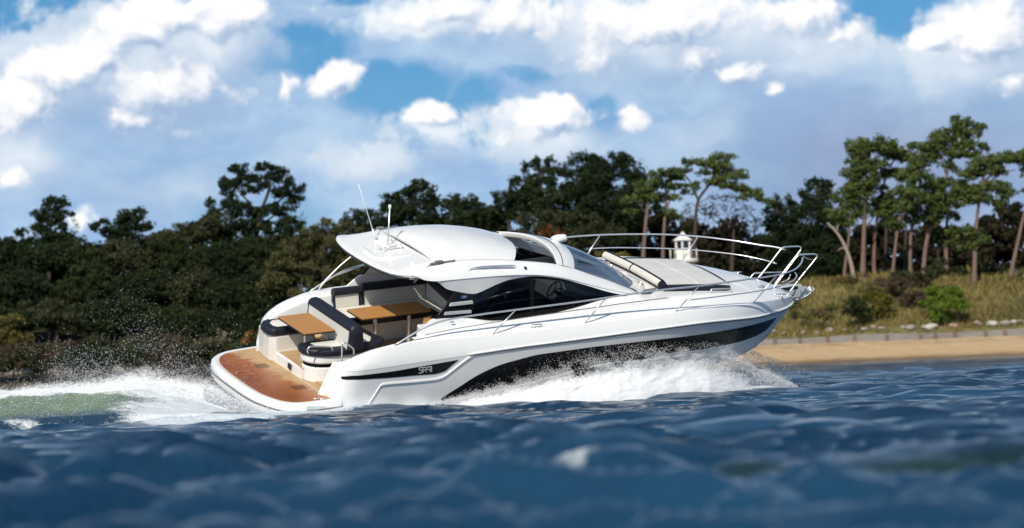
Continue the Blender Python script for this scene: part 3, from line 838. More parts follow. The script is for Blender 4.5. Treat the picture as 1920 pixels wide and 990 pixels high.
# sliding sunroof panel
PC = {2.1: 2.235, 2.22: 2.29, 2.4: 2.335, 2.7: 2.362, 3.1: 2.345, 3.6: 2.265, 4.2: 2.10}
def panel_z(x, y):
    zs_ = ci(x, ZCt)+.012; return zs_+(ci(x, PC)-zs_)*(1-np.abs(y/1.19)**2.4)
def pgrid(dz, w=1.165, x0=2.105, sh=0.):
    rows = []
    for y in np.linspace(-w, w, 44):
        xf = 3.74+.42*(1-(y/1.17)**2)-sh
        rows.append([(x, y, float(panel_z(x, y))+dz) for x in np.linspace(x0, xf, 30)])
    return rows
mb = MB(); top = pgrid(0.); bot = pgrid(-.055, 1.15, 2.12, .02)
mb.grid(top); mb.grid(bot, flip=True)
edge_t = [r[0] for r in top]+[r for r in top[-1][1:]]+[r[-1] for r in top[::-1]][1:]+top[0][::-1][1:-1]
edge_b = [r[0] for r in bot]+[r for r in bot[-1][1:]]+[r[-1] for r in bot[::-1]][1:]+bot[0][::-1][1:-1]
mb.grid([edge_t, edge_b], cv=True)
pn = mb.build('sunroof_panel', M['gel'], yacht, auto=40)
MB().box((2.075, -1.16, 2.15), (2.095, 1.16, 2.176)).build('panel_seal', M['inner'], yacht, smooth=False)
for sgn in (-1, 1):
    h = MB()
    h.tube([(2.03, sgn*1.20, 2.155), (2.50, sgn*1.195, 2.168)], .018, 8); h.box((2.10, sgn*1.2-.035, 2.15), (2.24, sgn*1.2+.035, 2.20)); h.box((2.0, sgn*1.2-.03, 2.14), (2.08, sgn*1.2+.03, 2.17))
    h.build('panel_slide', M['rubber'], yacht, bevel=.006)
# front hoop of the roof
rows = []
for y in np.linspace(-1.20, 1.20, 36):
    c = 1-(y/1.2)**2
    xa, xf = 4.62+.26*c, 4.99+.36*c
    za, zf = float(ci(4.62, ZCt))+.135*c, float(ci(4.99, ZCt))+.155*c
    rows.append([(xa+.02, y, za-.10), (xa, y, za-.07), (xa, y, za-.012), (xa+.015, y, za+.0), ((xa+xf)/2, y, (za+zf)/2+.022), (xf-.02, y, zf+.006), (xf, y, zf-.01), (xf-.02, y, zf-.07)])
hp = MB().grid(rows).build('roof_hoop', M['gel'], yacht, auto=40)
MB().tube([(r[4][0]-.06, r[4][1], r[4][2]+.008) for r in rows], .010, 6).build('sunroof_gasket', M['gasket'], hp)
for sgn in (-1, 1):
    pts = [(x, sgn*(1.13), float(ci(x, ZCt))+.004) for x in np.linspace(2.55, 4.7, 30)]
    MB().tube(pts, .011, 6).build('sunroof_gasket', M['gasket'], yacht)
# windscreen
def ws_top(t): y = 1.15*(1-2*t); c = 1-(y/1.15)**2; return np.array([5.0+.34*c, y, 1.715+.165*c])
def ws_bot(t):
    y = 1.17*(1-2*t); c = 1-(abs(y)/1.17)**2.2; return np.array([6.20+.56*c, y, 1.235-.115*c])
ts = np.linspace(0, 1, 40); rows = []
for t in ts:
    a, b = ws_top(t), ws_bot(t)
    rows.append([a+(b-a)*u+np.array([.04, 0, .05])*math.sin(math.pi*u) for u in np.linspace(0, 1, 9)])
ws = MB().grid(rows).build('windscreen', M['screen'], yacht)
rows = []
for t in ts:
    b = ws_bot(t); n = np.array([.9, -(2*t-1)*-.0, 0]); y = b[1]
    c = 1-(abs(y)/1.17)**2.2
    out = b+np.array([.12+.13*c, y*.06, -.03-.03*c]); low = b+np.array([.20+.13*c, y*.10, -.14])
    rows.append([b+np.array([-.03, 0, -.02]), b+np.array([-.015, 0, .016]), b+np.array([.03, 0, .016]), (b+out)/2+np.array([0, 0, .018]), out, low])
sf = MB().grid(rows).build('windscreen_frame', M['gel'], yacht, auto=50)
rows = []
for t in ts:
    b = ws_bot(t); y = b[1]; c = 1-(abs(y)/1.17)**2.2
    lo_ = b+np.array([.16+.13*c, y*.06, -.085]); rows.append([lo_, lo_+np.array([.26, 0, -.012])])
MB().grid(rows).build('scuttle_strip', M['rubber'], yacht)  # plain dark strip filling the gap between windscreen frame and headrests
for t, t2 in ((.80, .70), (.26, .40)):
    w_ = MB()
    a = ws_bot(t)+np.array([.17, 0, .0]); b = ws_bot(t2); b = b+(ws_top(t2)-b)*.30+np.array([.02, 0, .06])
    w_.tube([a, a+np.array([-.05, 0, .06]), b], .012, 6); w_.tube([b+np.array([-.14, .02, .06]), b+np.array([.18, .0, -.07])], .009, 5)
    w_.lathe([(.0, .05), (.03, .04), (.035, .0)], a-np.array([0, 0, .02]), 10)
    w_.build('wiper', M['steel'], yacht)
# searchlight on the hoop
s0 = boat_plane(780+1078/4.126, 400+243/4.126, 1, 0.1)
s1 = boat_plane(780+1108/4.126, 400+196/4.126, 1, 0.1)
sl_ = MB().tube([s0-np.array([.02, 0, .06]), s0, s0+(s1-s0)*.55], [.075, .05, .045], 14).build('searchlight_stem', M['white_plastic'], yacht)
hd = MB(); hrows = []
for k, (u, r1, r2) in enumerate(((-.155, .02, .02), (-.15, .06, .05), (-.10, .085, .07), (.0, .095, .08), (.11, .09, .075), (.135, .07, .06), (.137, .0, .0))):
    hrows.append([s1+np.array([u, r1*math.cos(a), r2*math.sin(a)+u*.02]) for a in np.linspace(0, 2*math.pi, 18, endpoint=False)])
hd.grid(hrows, cv=True).build('searchlight', M['white_plastic'], yacht)
# whip antenna, light mast, horn
a0, a1 = boat_plane(600+452/4.3056, 330+520/4.3056, 1, .55), boat_plane(600+310/4.3056, 330+64/4.3056, 1, .55)
am = MB().tube([a0, a0+(a1-a0)*.2], .016, 8); am.tube([a0+(a1-a0)*.2, a1], [.012, .006], 6); am.lathe([(.0, .06), (.03, .05), (.04, 0)], a0-np.array([0, 0, .05]), 10)
am.build('whip_antenna', M['white_plastic'], yacht)
m0, m1 = boat_plane(600+546/4.3056, 330+575/4.3056, 1, .2), boat_plane(600+563/4.3056, 330+268/4.3056, 1, .2)
lm = MB().tube([m0-np.array([0, 0, .04]), m0, m1], .014, 8); lm.lathe([(.05, -.03), (.05, 0), (.02, .03), (.015, .08)], m0-np.array([0, 0, .03]), 10)
lmo = lm.build('light_mast', M['steel'], yacht)
MB().lathe([(0, .085), (.025, .083), (.028, .06), (.026, .012), (.012, 0)], m1, 12).build('mast_lamp', M['white_plastic'], lmo)
h0, h1 = boat_plane(600+558/4.3056, 330+575/4.3056, 2, 2.19), boat_plane(600+655/4.3056, 330+566/4.3056, 2, 2.20)
dd = h1-h0
hn = MB().tube([h0-dd*.2, h0, h0+dd*.5, h0+dd*.88, h1, h1+dd*.02], [.02, .016, .016, .022, .045, .048], 12)
for u in (-.1, .75): q = h0+dd*u; hn.tube([q, q-np.array([0, 0, .09])], .010, 6)
for ddx in ((-.14, .10), (-.10, -.03)): q = h0+np.array([ddx[0], ddx[1], 0]); hn.tube([q-np.array([0, 0, .06]), q+np.array([0, 0, .06])], .012, 6)
hn.build('horn', M['steel'], yacht)
# cabin interior
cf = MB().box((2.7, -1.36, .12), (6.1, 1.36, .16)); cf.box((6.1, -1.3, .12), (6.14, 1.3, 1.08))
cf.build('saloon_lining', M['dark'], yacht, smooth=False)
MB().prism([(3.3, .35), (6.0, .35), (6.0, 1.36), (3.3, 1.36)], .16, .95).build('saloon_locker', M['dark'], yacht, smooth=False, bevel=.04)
da = MB()
da.grid([[(4.95, y, .95), (4.99, y, 1.16), (5.25, y, 1.26), (5.7, y, 1.22), (6.2, y, 1.16)] for y in np.linspace(-1.3, .2, 4)])
da.grid([[(5.3, y, .95), (5.35, y, 1.05), (5.6, y, 1.10), (6.2, y, 1.12), (6.5, y, 1.10)] for y in np.linspace(.2, 1.3, 4)])
da.build('dashboard', M['dash'], yacht, auto=40)
sw_ = MB(); wc = np.array([4.86, -.72, 1.20]); ax = np.array([.85, 0, -.53]); up_ = np.array([.53, 0, .85]); sd_ = np.array([0, 1., 0])
ring = [wc+.19*(math.cos(a)*up_+math.sin(a)*sd_) for a in np.linspace(0, 2*math.pi, 28)]
sw_.tube(ring, .017, 8)
for a in (0.5, 2.6, 4.7): sw_.tube([wc, wc+.19*(math.cos(a)*up_+math.sin(a)*sd_)], .013, 6)
sw_.tube([wc, wc+.2*ax], .03, 8)
sw_.build('steering_wheel', M['gasket'], yacht)
for y0 in (-1.12, -.60):
    he = MB().box((4.05, y0, .62), (4.5, y0+.46, .78)); he.prism([(3.98, y0), (4.12, y0), (4.12, y0+.46), (3.98, y0+.46)], .70, 1.42)
    he.tube([(4.2, y0+.23, .16), (4.2, y0+.23, .62)], .07, 12)
    he.build('helm_seat', M['navy'], yacht, bevel=.05)
# sticker on the cabin foot, round portlight
k0 = boat_plane(848, 603, 1, -1.60)
MB().box(k0+np.array([-.05, -.004, -.02]), k0+np.array([.05, .0, -.006])).box(k0+np.array([-.035, -.004, .0]), k0+np.array([.03, .0, .016])).build('sticker', M['paleblue'], yacht, smooth=False)
pc_ = boat_plane(1205.5, 574, 1, -1.545)
pm = MB(); nrm = np.array([0, -.96, .28])
def disc(mb, c, r, n, th, seg=20):
    n = n/np.linalg.norm(n); a = np.cross(n, [0, 0, 1.]); a /= np.linalg.norm(a); b = np.cross(n, a)
    if b[2] < 0: b = -b
    R = [[c+rr*(math.cos(t)*a+math.sin(t)*b)+n*h for t in np.linspace(0, 2*math.pi, seg, endpoint=False)] for rr, h in ((r, -.02), (r, th), (r*.8, th), (r*.76, th-.012), (0.001, th-.012))]
    return mb.grid(R, cv=True)
po = disc(pm, pc_, .062, nrm, .016).build('portlight', M['steel'], yacht)
pg = MB(); disc(pg, pc_+nrm*.002, .046, nrm, .008).build('portlight_glass', M['gasket'], po)

# ------------------------------------------------------------------ foredeck sun pad
def deck_z(x, y):
    ys, zs, cr = float(ci(x, YS)), float(ci(x, ZS)), float(ci(x, CRN)); t = np.clip(1-abs(y)/max(ys, .01), 0, 1)
    return zs+cr*math.sin(t*math.pi/2)
pad = curve([(7.0, -1.10, 0), (7.4, -1.12, 0), (8.2, -1.10, 0), (8.52, -1.02, 0), (8.68, -.75, 0), (8.74, 0, 0), (8.68, .75, 0), (8.52, 1.02, 0), (8.2, 1.10, 0), (7.4, 1.12, 0), (7.0, 1.10, 0)], 60)[:, :2]
pad = pad[::1]
def pad_rows(ins):
    P = [np.array([p[0], p[1]]) for p in pad]; c = np.array([7.8, 0]); out = []
    for d, h in ins:
        out.append([(*(p+(c-p)/np.linalg.norm(c-p)*d), deck_z(*(p+(c-p)/np.linalg.norm(c-p)*d))+h) for p in P])
    return out
R_ = pad_rows(((0.02, -.03), (0, .03), (.02, .058), (.06, .07), (.13, .07), (.20, .066)))
po = MB().grid(R_).build('sunpad_border', M['navy'], yacht)
R2 = pad_rows(((.135, .055), (.14, .072), (.17, .078), (.5, .075), (.9, .07), (1.05, .068)))
mbp = MB().grid(R2)
mid = R2[-1]; mbp.add(mid, [tuple(range(len(mid)))])
MB().grid([[(x, y, deck_z(x, y)+.074) for x in np.linspace(7.02, 8.6, 24)] for y in np.linspace(-.93, .93, 24)]).build('sunpad_cover', M['padgrey'], po)
sm = MB()
for pts in ([(7.9, y) for y in np.linspace(-.92, .92, 14)], [(x, 0.) for x in np.linspace(7.05, 8.6, 14)]):
    sm.tube([(x, y, deck_z(x, y)+.075) for x, y in pts], .006, 5)
sm.build('sunpad_seam', M['cream'], po)
for ya, yb in ((-1.05, -.02), (.02, 1.05)):
    rows = []; rows2 = []
    for y in np.linspace(ya, yb, 12):
        zb = deck_z(7.1, y)+.05
        f = [(6.99, zb-.0), (6.925, zb+.035), (6.895, zb+.07), (6.90, zb+.11), (6.93, zb+.145), (6.965, zb+.165)]
        rows.append([(a, y, b) for a, b in f])
        rows2.append([(6.965, y, zb+.165), (6.99, y, zb+.175), (7.03, y, zb+.165), (7.08, y, zb+.10), (7.13, y, zb+.04), (7.12, y, zb+.0), (6.99, y, zb)])
    hb = MB().grid(rows).build('sunpad_headrest', M['quilt'], yacht)
    c = MB().grid(rows2)
    for k in (0, -1): c.add(rows2[k]+rows[k][1:5], [tuple(range(11))])
    c.build('headrest_trim', M['navy'], hb, auto=50)
# deck hatch near the bow, cleats
hq = [(9.35, -.42), (9.62, -.38), (9.66, 0), (9.62, .38), (9.35, .42), (9.30, 0)]
hz = deck_z(9.5, 0)
def cleat(x, y, z, name='mooring_cleat'):
    c = MB().tube([(x-.13, y, z+.06), (x-.09, y, z+.068), (x+.09, y, z+.062), (x+.13, y, z+.05)], [.010, .015, .015, .010], 8)
    for d in (-.045, .045): c.tube([(x+d, y, z-.02), (x+d, y, z+.06)], [.022, .014], 8)
    return c.build(name, M['steel'], yacht)
for x, y in ((3.9, 1.80), (9.82, .80)):
    for sgn in (-1, 1): cleat(x, sgn*y, float(ci(x, ZD))+.02)
hr = MB().tube([(9.42, -.62, deck_z(9.42, -.62)+.03), (9.60, -.55, deck_z(9.6, -.55)+.03)], .022, 8); hr.build('deck_vent', M['steel'], yacht)
for sgn in (-1, 1):
    q = [(7.95, sgn*1.23, deck_z(7.95, 1.23)+.0), (7.98, sgn*1.23, deck_z(7.98, 1.23)+.075), (8.45, sgn*1.16, deck_z(8.45, 1.16)+.085), (8.50, sgn*1.15, deck_z(8.5, 1.15)-.0)]
    if sgn > 0: q = [(a-.6, b*1.02, c+.03) for a, b, c in q]
    MB().tube(q, .013, 8).build('grab_rail', M['steel'], yacht)

# ------------------------------------------------------------------ stainless rails
RT = [(1.02, 1.78, .90), (1.22, 1.79, 1.0), (1.46, 1.80, 1.115), (1.74, 1.82, 1.22), (2.01, 1.83, 1.275), (2.6, 1.85, 1.31), (3.43, 1.865, 1.325), (4.87, 1.88, 1.34), (5.57, 1.885, 1.36), (6.43, 1.885, 1.375), (7.31, 1.86, 1.355), (8.5, 1.66, 1.30), (9.3, 1.44, 1.235), (9.9, 1.10, 1.18), (10.3, .72, 1.15), (10.52, .46, 1.15), (10.62, .31, 1.13)]
def rail_on(x, tab):
    a = np.array(tab); return np.array([x, np.interp(x, a[:, 0], a[:, 1]), np.interp(x, a[:, 0], a[:, 2])])
MR = [(7.10, 1.85, 1.10), (7.79, 1.77, 1.07), (9.05, 1.47, .985), (9.9, 1.02, .92), (10.3, .62, .88), (10.45, .33, .86)]
STN = [(2.98, 3.42), (4.90, 5.30), (6.88, 7.31), (8.86, 9.30)]
for sgn in (-1, 1):
    S = np.array([1, sgn, 1])
    MB().tube(curve(RT, 110)*S, .0165, 10).build('bow_rail', M['steel'], yacht)
    MB().tube(curve(MR, 50)*S, .0125, 8).build('mid_rail', M['steel'], yacht)
    for xb_, xt_ in STN:
        b = np.array([xb_, float(ci(xb_, YR)-ci(xb_, INS))-.03, float(ci(xb_, ZD))+.012]); t = rail_on(xt_, RT)
        mbs = MB().tube([b*S, t*S], .0135, 8); mbs.lathe([(.0, .02), (.026, .016), (.03, -.006)], b*S, 12)
        mbs.build('stanchion', M['steel'], yacht)
    # pulpit gate hoop
    g = [(10.33, .27, .37), (10.60, .275, .70), (10.93, .285, 1.06), (10.975, .288, 1.12), (10.96, .29, 1.155), (10.90, .29, 1.175), (10.60, .285, 1.195), (10.54, .285, 1.19), (10.48, .285, 1.14), (10.22, .29, .84), (9.98, .30, .58)]
    P = np.concatenate([curve(g[:2], 4)[:-1], curve(g[1:], 60)]) * S
    MB().tube(P, .0165, 10).build('pulpit_hoop', M['steel'], yacht)
q = [boat_plane(1390+x/7.073, 450+y/7.073, 1, .42) for x, y in ((95, 530), (150, 462), (172, 442), (215, 436), (600, 425))]
MB().tube(curve(q, 24), .0145, 8).build('hatch_rail', M['steel'], yacht)
q = [boat_plane(1390+x/7.073, 450+y/7.073, 1, -.29) for x, y in ((545, 560), (620, 520), (645, 480), (650, 455))]
MB().tube(curve(q, 16), .011, 8).build('gate_step', M['steel'], yacht)
gl = [(10.90, .285, 1.08), (10.92, .1, 1.02), (10.92, -.1, 1.02), (10.90, -.285, 1.06)]
MB().tube(curve(gl, 20), .005, 5).build('gate_wire', M['steel'], yacht)
# port quarter rail in the photo rises to the roof
for sgn in (1,):
    MB().tube(curve([(1.16, 1.70, .93), (1.3, 1.70, 1.10), (1.7, 1.72, 1.42), (2.1, 1.70, 1.66), (2.5, 1.62, 1.80)], 30), .018, 8).build('quarter_rail', M['steel'], yacht)
    MB().tube(curve([(1.36, 1.70, 1.15), (2.0, 1.70, 1.30), (2.6, 1.70, 1.42)], 20), .013, 8).build('quarter_rail', M['steel'], yacht)
# stern grab rails
def c1(x, y, ax, v): return boat_plane(370+x/3.1943, 480+y/3.1943, ax, v)
q = [c1(x, y, 1, -.90) for x, y in ((663, 585), (660, 560), (672, 545), (700, 541), (770, 543), (798, 546), (809, 560), (810, 585))]
MB().tube(curve(q, 30), .014, 8).build('seat_rail', M['steel'], yacht)
q = [c1(x, y, 1, -1.42) for x, y in ((866, 640), (866, 560), (868, 528), (880, 518), (900, 530), (930, 552), (937, 565), (936, 592))]
MB().tube(curve(q, 30), .015, 8).build('boarding_rail', M['steel'], yacht)
q = [boat_plane(600+x/3.84, 560+y/3.84, 1, -1.62) for x, y in ((188, 462), (228, 432))]
MB().tube(q, .022, 8).tube([q[0], q[0]-np.array([0, 0, .08])], .014, 6).tube([q[1], q[1]-np.array([0, 0, .08])], .014, 6).build('stern_cleat', M['steel'], yacht)
q = [c1(x, y, 1, 1.62) for x, y in ((418, 362), (475, 322))]
MB().tube(q, .022, 8).tube([q[0], q[0]-np.array([0, 0, .10])], .014, 6).tube([q[1], q[1]-np.array([0, 0, .10])], .014, 6).build('stern_cleat', M['steel'], yacht)
q = [c1(x, y, 1, 1.5) for x, y in ((418, 400), (420, 380), (432, 366), (446, 372), (448, 388))]
MB().tube(curve(q, 14), .014, 8).build('boarding_rail', M['steel'], yacht)
q = c1(610, 285, 1, 1.7); cleat(q[0], 1.66, q[2]-.03)
# black square lamp on the port quarter face
# bow roller and anchor
br = MB()
for y in (-.085, .085):
    br.prism([(10.15, y-.008), (10.84, y-.008), (10.84, y+.008), (10.15, y+.008)], .30, .31)
    vs_ = [(10.2, .36), (10.55, .27), (10.86, .27), (10.92, .36), (10.90, .46), (10.55, .50), (10.2, .50)]
    br.add([(a, y-.008, b) for a, b in vs_]+[(a, y+.008, b) for a, b in vs_], [tuple(range(7))[::-1], tuple(range(7, 14))]+[(i, (i+1) % 7, 7+(i+1) % 7, 7+i) for i in range(7)])
br.tube([(10.86, -.09, .34), (10.86, .09, .34)], .05, 12)
bro = br.build('bow_roller', M['galv'], yacht, smooth=False)
lab = MB().add([(10.22, -.096, .44), (10.70, -.096, .43), (10.70, -.096, .495), (10.22, -.096, .495)], [(0, 1, 2, 3)]).build('roller_label', M['gasket'], bro, smooth=False)
lt = MB(); ox_ = 10.50
for st in ([(0, 0), (0, 4), (2, 4), (3, 3), (3, 1), (2, 0), (0, 0)], [(4.2, 0), (4.2, 2.6), (6, 2.6), (6.4, 2), (6.4, 0)]):
    lt.tube([(ox_+a*.014, -.101, .448+b*.009) for a, b in st], .004, 5)
lt.build('label_letters', M['letter'], lab, smooth=False)
an = MB()
an.tube([(10.35, 0, .42), (10.70, 0, .42), (10.98, 0, .38), (11.03, 0, .30)], [.022, .025, .03, .03], 8)
sc_ = [(10.64, 0.02, .205), (10.74, .09, .22), (10.90, .13, .29), (11.02, .13, .36), (11.09, .09, .40), (11.12, .0, .40)]
rows = []
for a, w, b in sc_: rows.append([(a+.02*(1-abs(t)), w*t, b-.07*(1-t*t)*min(1, w/.1)) for t in np.linspace(-1, 1, 9)])
an.grid(rows)
an.build('anchor', M['galv'], yacht, solid=.018)
# ------------------------------------------------------------------ sea
def fbm2(x, y, seed, octs=5, lac=2.03, gain=.5):
    """cheap value noise in numpy"""
    r = np.random.default_rng(seed); out = np.zeros_like(x, dtype=float); a = 1.; tot = 0.
    for o in range(octs):
        tab = r.random((256, 256)); xx, yy = x*lac**o+17.3*o, y*lac**o-9.1*o
        xi, yi = np.floor(xx).astype(int), np.floor(yy).astype(int); fx, fy = xx-xi, yy-yi
        fx = fx*fx*(3-2*fx); fy = fy*fy*(3-2*fy); xi &= 255; yi &= 255; x1, y1 = (xi+1) & 255, (yi+1) & 255
        v = (tab[xi, yi]*(1-fx)+tab[x1, yi]*fx)*(1-fy)+(tab[xi, y1]*(1-fx)+tab[x1, y1]*fx)*fy
        out += a*v; tot += a; a *= gain
    return out/tot
SHORE = 187.
WAVES = []
_r = np.random.default_rng(31)
for i in range(150):
    lam = .24*(3.8/.24)**(_r.random())
    th = rad(-96)+_r.normal()*.42
    amp = .0066*lam**.62*(.55+.9*_r.random())*(.8 if lam > 2.6 else 1.75 if lam < .8 else 1.35 if lam < 1.3 else .9)
    WAVES.append((lam, math.cos(th), math.sin(th), amp, _r.random()*2*math.pi))
HC = b2w([[4, -1.9, -.3]])[0]
def sea_z(X, Y, dx=None):
    z = np.zeros_like(X); gx = np.zeros_like(X); gy = np.zeros_like(X)
    # gentle warping keeps crests short and irregular
    wx = X+1.6*(fbm2(X*.10, Y*.10, 3, 3)-.5)*2; wy = Y+2.2*(fbm2(X*.12+40, Y*.10, 4, 3)-.5)*2
    for lam, cx, cy, a, ph in WAVES:
        k = 2*math.pi/lam
        f = 1. if dx is None else np.clip((lam/dx-2.)/2., 0, 1)
        p = k*(wx*cx+wy*cy)+ph
        z += a*f*np.sin(p); c = a*f*.9*np.cos(p); gx -= c*cx; gy -= c*cy
    env = .65+.75*fbm2(X*.07, Y*.05, 8, 3)
    z *= env
    calm = .45+.55*np.clip((Y-90)/-60, 0, 1)
    z *= calm
    z *= 1-.30*np.exp(-((Y-52)/12)**2)
    z -= .15*np.exp(-((Y-54)/13)**2)
    return z, gx*.8, gy*.8
def hull_outline_dist(X, Y):
    """distance to the strip of water where the starboard side enters"""
    a, b = b2w([[-.9, -1.75, -.2]])[0], b2w([[9.3, -1.0, -.5]])[0]
    d = b[:2]-a[:2]; L = np.linalg.norm(d); d /= L
    t = (X-a[0])*d[0]+(Y-a[1])*d[1]; n = (X-a[0])*d[1]-(Y-a[1])*d[0]
    return t, n, L
def water_mat(name):
    m, T, b = principled(name, (.010, .040, .10), .10, spec=.30, ior=1.24)
    g = T.node('ShaderNodeNewGeometry').outputs['Position']
    fo = T.node('ShaderNodeAttribute', attribute_name='foam').outputs['Fac']
    gr = T.node('ShaderNodeAttribute', attribute_name='shallow').outputs['Fac']
    n1 = T.noise(T.v('MULTIPLY', g, (.16, .10, 0)), 1., 5, .55)
    base = T.mix(T.ss(n1, .3, .7), (.0035, .024, .062, 1), (.014, .064, .132, 1))
    base = T.mix(gr, base, (.014, .034, .024, 1))
    fn = T.noise(T.v('MULTIPLY', g, (1., .6, 1.)), 5.5, 8, .68)
    fn2 = T.noise(T.v('MULTIPLY', g, (1.3, .5, 1.)), 1.4, 5, .6)
    k = T.m('ADD', T.m('MULTIPLY_ADD', fo, 1.35, -.72), T.m('ADD', T.m('MULTIPLY', fn, .75), T.m('MULTIPLY_ADD', fn2, .5, -.62)))
    f = T.ss(k, .02, .30)
    T.put(b.inputs['Base Color'], T.mix(f, base, (.66, .72, .76, 1)))
    T.put(b.inputs['Roughness'], T.m('MULTIPLY_ADD', f, .6, .07))
    r1 = T.noise(T.v('MULTIPLY', g, (1., .55, 1.)), 7., 7, .64); r2 = T.noise(T.v('MULTIPLY', g, (1.2, .6, 1.)), 24., 4, .62)
    bump(T, b, T.m('ADD', r1, T.m('MULTIPLY', r2, .26)), 1., .085)
    return m
M['water'] = water_mat('sea_water')
def build_sea():
    inv = np.linspace(1/8.5, 1/30., 400); Yr = np.concatenate([1/inv, np.arange(30.15, 75, .15), np.arange(75.3, 110, .32), np.linspace(110.6, SHORE+6, 110)])
    ang = np.concatenate([np.linspace(-42, -10.5, 60)[:-1], np.linspace(-10.5, 10.5, 820), np.linspace(10.5, 42, 60)[1:]])
    A, YY = np.meshgrid(np.tan(np.radians(ang)), Yr); X = A*YY
    dx = np.maximum(np.abs(np.gradient(YY, axis=0)), np.abs(np.gradient(X, axis=1)))
    z, gx, gy = sea_z(X, YY, dx)
    # the near breaking swell on the right
    u = X-2.0; yc = 19.2+.06*np.sin(u*1.7)+.03*np.sin(u*4.1)+.03*u
    v = YY-yc; wob = .75+.5*fbm2(X*.8, YY*.4, 12, 3)
    envx = np.clip((X-.45)/.8, 0, 1)*np.clip((9.-X)/2.4, 0, 1); envx = envx*envx*(3-2*envx)
    ridge = np.where(v < 0, np.exp(-(v/.30)**2), np.exp(-(v/1.1)**2))
    z *= 1-.62*envx*np.exp(-(v/1.3)**2)
    z += .105*envx*ridge*(.85+.15*wob)
    shallow = .8*envx*np.exp(-((v+.20)/.26)**2)
    fs = fbm2(X*2.2, YY*1.3, 16, 4)
    foam = 1.12*(.30+.70*fs)*np.exp(-((X-.70-.80*(v-.05))/.27)**2)*np.exp(-((v+.05)/.70)**2)
    foam += .46*envx*np.exp(-((v-.1)/.30)**2)*fbm2(X*1.6, YY, 15, 3)
    # white water along the hull and under the stern
    t, n, L = hull_outline_dist(X, YY)
    ins = np.clip((t+3.2)/1.5, 0, 1)*np.clip((L+1.2-t)/1., 0, 1)
    foam += ins*np.exp(-np.clip(n, 0, None)/.8)*(n > -1.5)*1.0
    ds = b2w([[-1.3, -.4, -.5]])[0]
    foam += .95*np.exp(-((X-ds[0]+.5)/2.2)**2-((YY-ds[1]+2.6)/2.2)**2)
    foam += .5*np.clip((YY-(SHORE-2.0))/1.6, 0, 1)
    z += .10*ins*np.exp(-np.clip(np.abs(n)-.2, 0, None)/1.1)
    near_hull = ins*np.exp(-(n/2.2)**2)
    z = z*(1-.45*near_hull)
    V = np.stack([X+gx, YY+gy, z], -1).reshape(-1, 3)
    a, b = X.shape; i = np.arange(a*b).reshape(a, b)
    F = np.stack([i[:-1, :-1], i[:-1, 1:], i[1:, 1:], i[1:, :-1]], -1).reshape(-1, 4)
    o = add_mesh('sea', V, F, M['water'], attrs={'foam': np.clip(foam, 0, 1).ravel(), 'shallow': np.clip(shallow, 0, 1).ravel()}, kind='structure')
    tag(o, 'choppy dark blue sea with a breaking swell in the foreground')
build_sea()

# ------------------------------------------------------------------ wake hump behind the stern
def m_wake():
    m, T, b = principled('wake_water', (.03, .08, .08), .12, spec=.5, ior=1.33)
    g = T.node('ShaderNodeNewGeometry').outputs['Position']
    fo = T.node('ShaderNodeAttribute', attribute_name='foam').outputs['Fac']
    gr = T.node('ShaderNodeAttribute', attribute_name='green').outputs['Fac']
    st = T.noise(T.v('MULTIPLY', g, (.55, .8, 2.2)), 3.6, 8, .70)
    fi = T.noise(g, 15., 7, .72)
    k = T.m('ADD', T.m('MULTIPLY_ADD', fo, 1.15, -.60), T.m('ADD', T.m('MULTIPLY', st, .75), T.m('MULTIPLY_ADD', fi, .85, -.80)))
    f = T.ss(k, -.05, .33)
    base = T.mix(gr, (.012, .048, .095, 1), (.20, .27, .15, 1))
    T.put(b.inputs['Base Color'], T.mix(f, base, (.74, .78, .80, 1)))
    T.put(b.inputs['Roughness'], T.m('MULTIPLY_ADD', f, .55, .15))
    bump(T, b, T.m('ADD', st, T.m('MULTIPLY', fi, .5)), .8, .10)
    return m
M['wake'] = m_wake()
STERN = b2w([[-1.25, .1, -.3]])[0]
def wake_h(X, Y):
    s = STERN[0]+.55-X                                  # distance behind the stern
    yc = STERN[1]+.3+.02*s
    n = Y-yc
    nearw = 3.0+.55*np.clip(s, 0, 9)+.8*(fbm2(X*.5, Y*0+1, 22, 3)-.5)
    up = np.clip(s/2.6, 0, 1); up = up*up*(3-2*up)
    hgt = (.24+.36*up)*(1-.010*s)
    prof = np.where(n < 0, np.clip(1-(-n/nearw), 0, 1)**1.25, np.clip(1-n/4.5, 0, 1)**.8)
    lump = (fbm2(X*.9, Y*.8, 25, 5)-.5)*.26+(fbm2(X*3.4, Y*3., 26, 4)-.5)*.10
    dip = -.30*np.exp(-(s-.3)**2/.5)*np.exp(-(n/1.6)**2)
    z = hgt*prof+lump*np.clip(prof*2.5, 0, 1)*np.clip(.3+up, 0, 1)+dip-.42*(1-np.clip(prof*9, 0, 1))
    z = z-.55*np.clip((.2-s)/.5, 0, 1)
    return z, s, n, prof, nearw
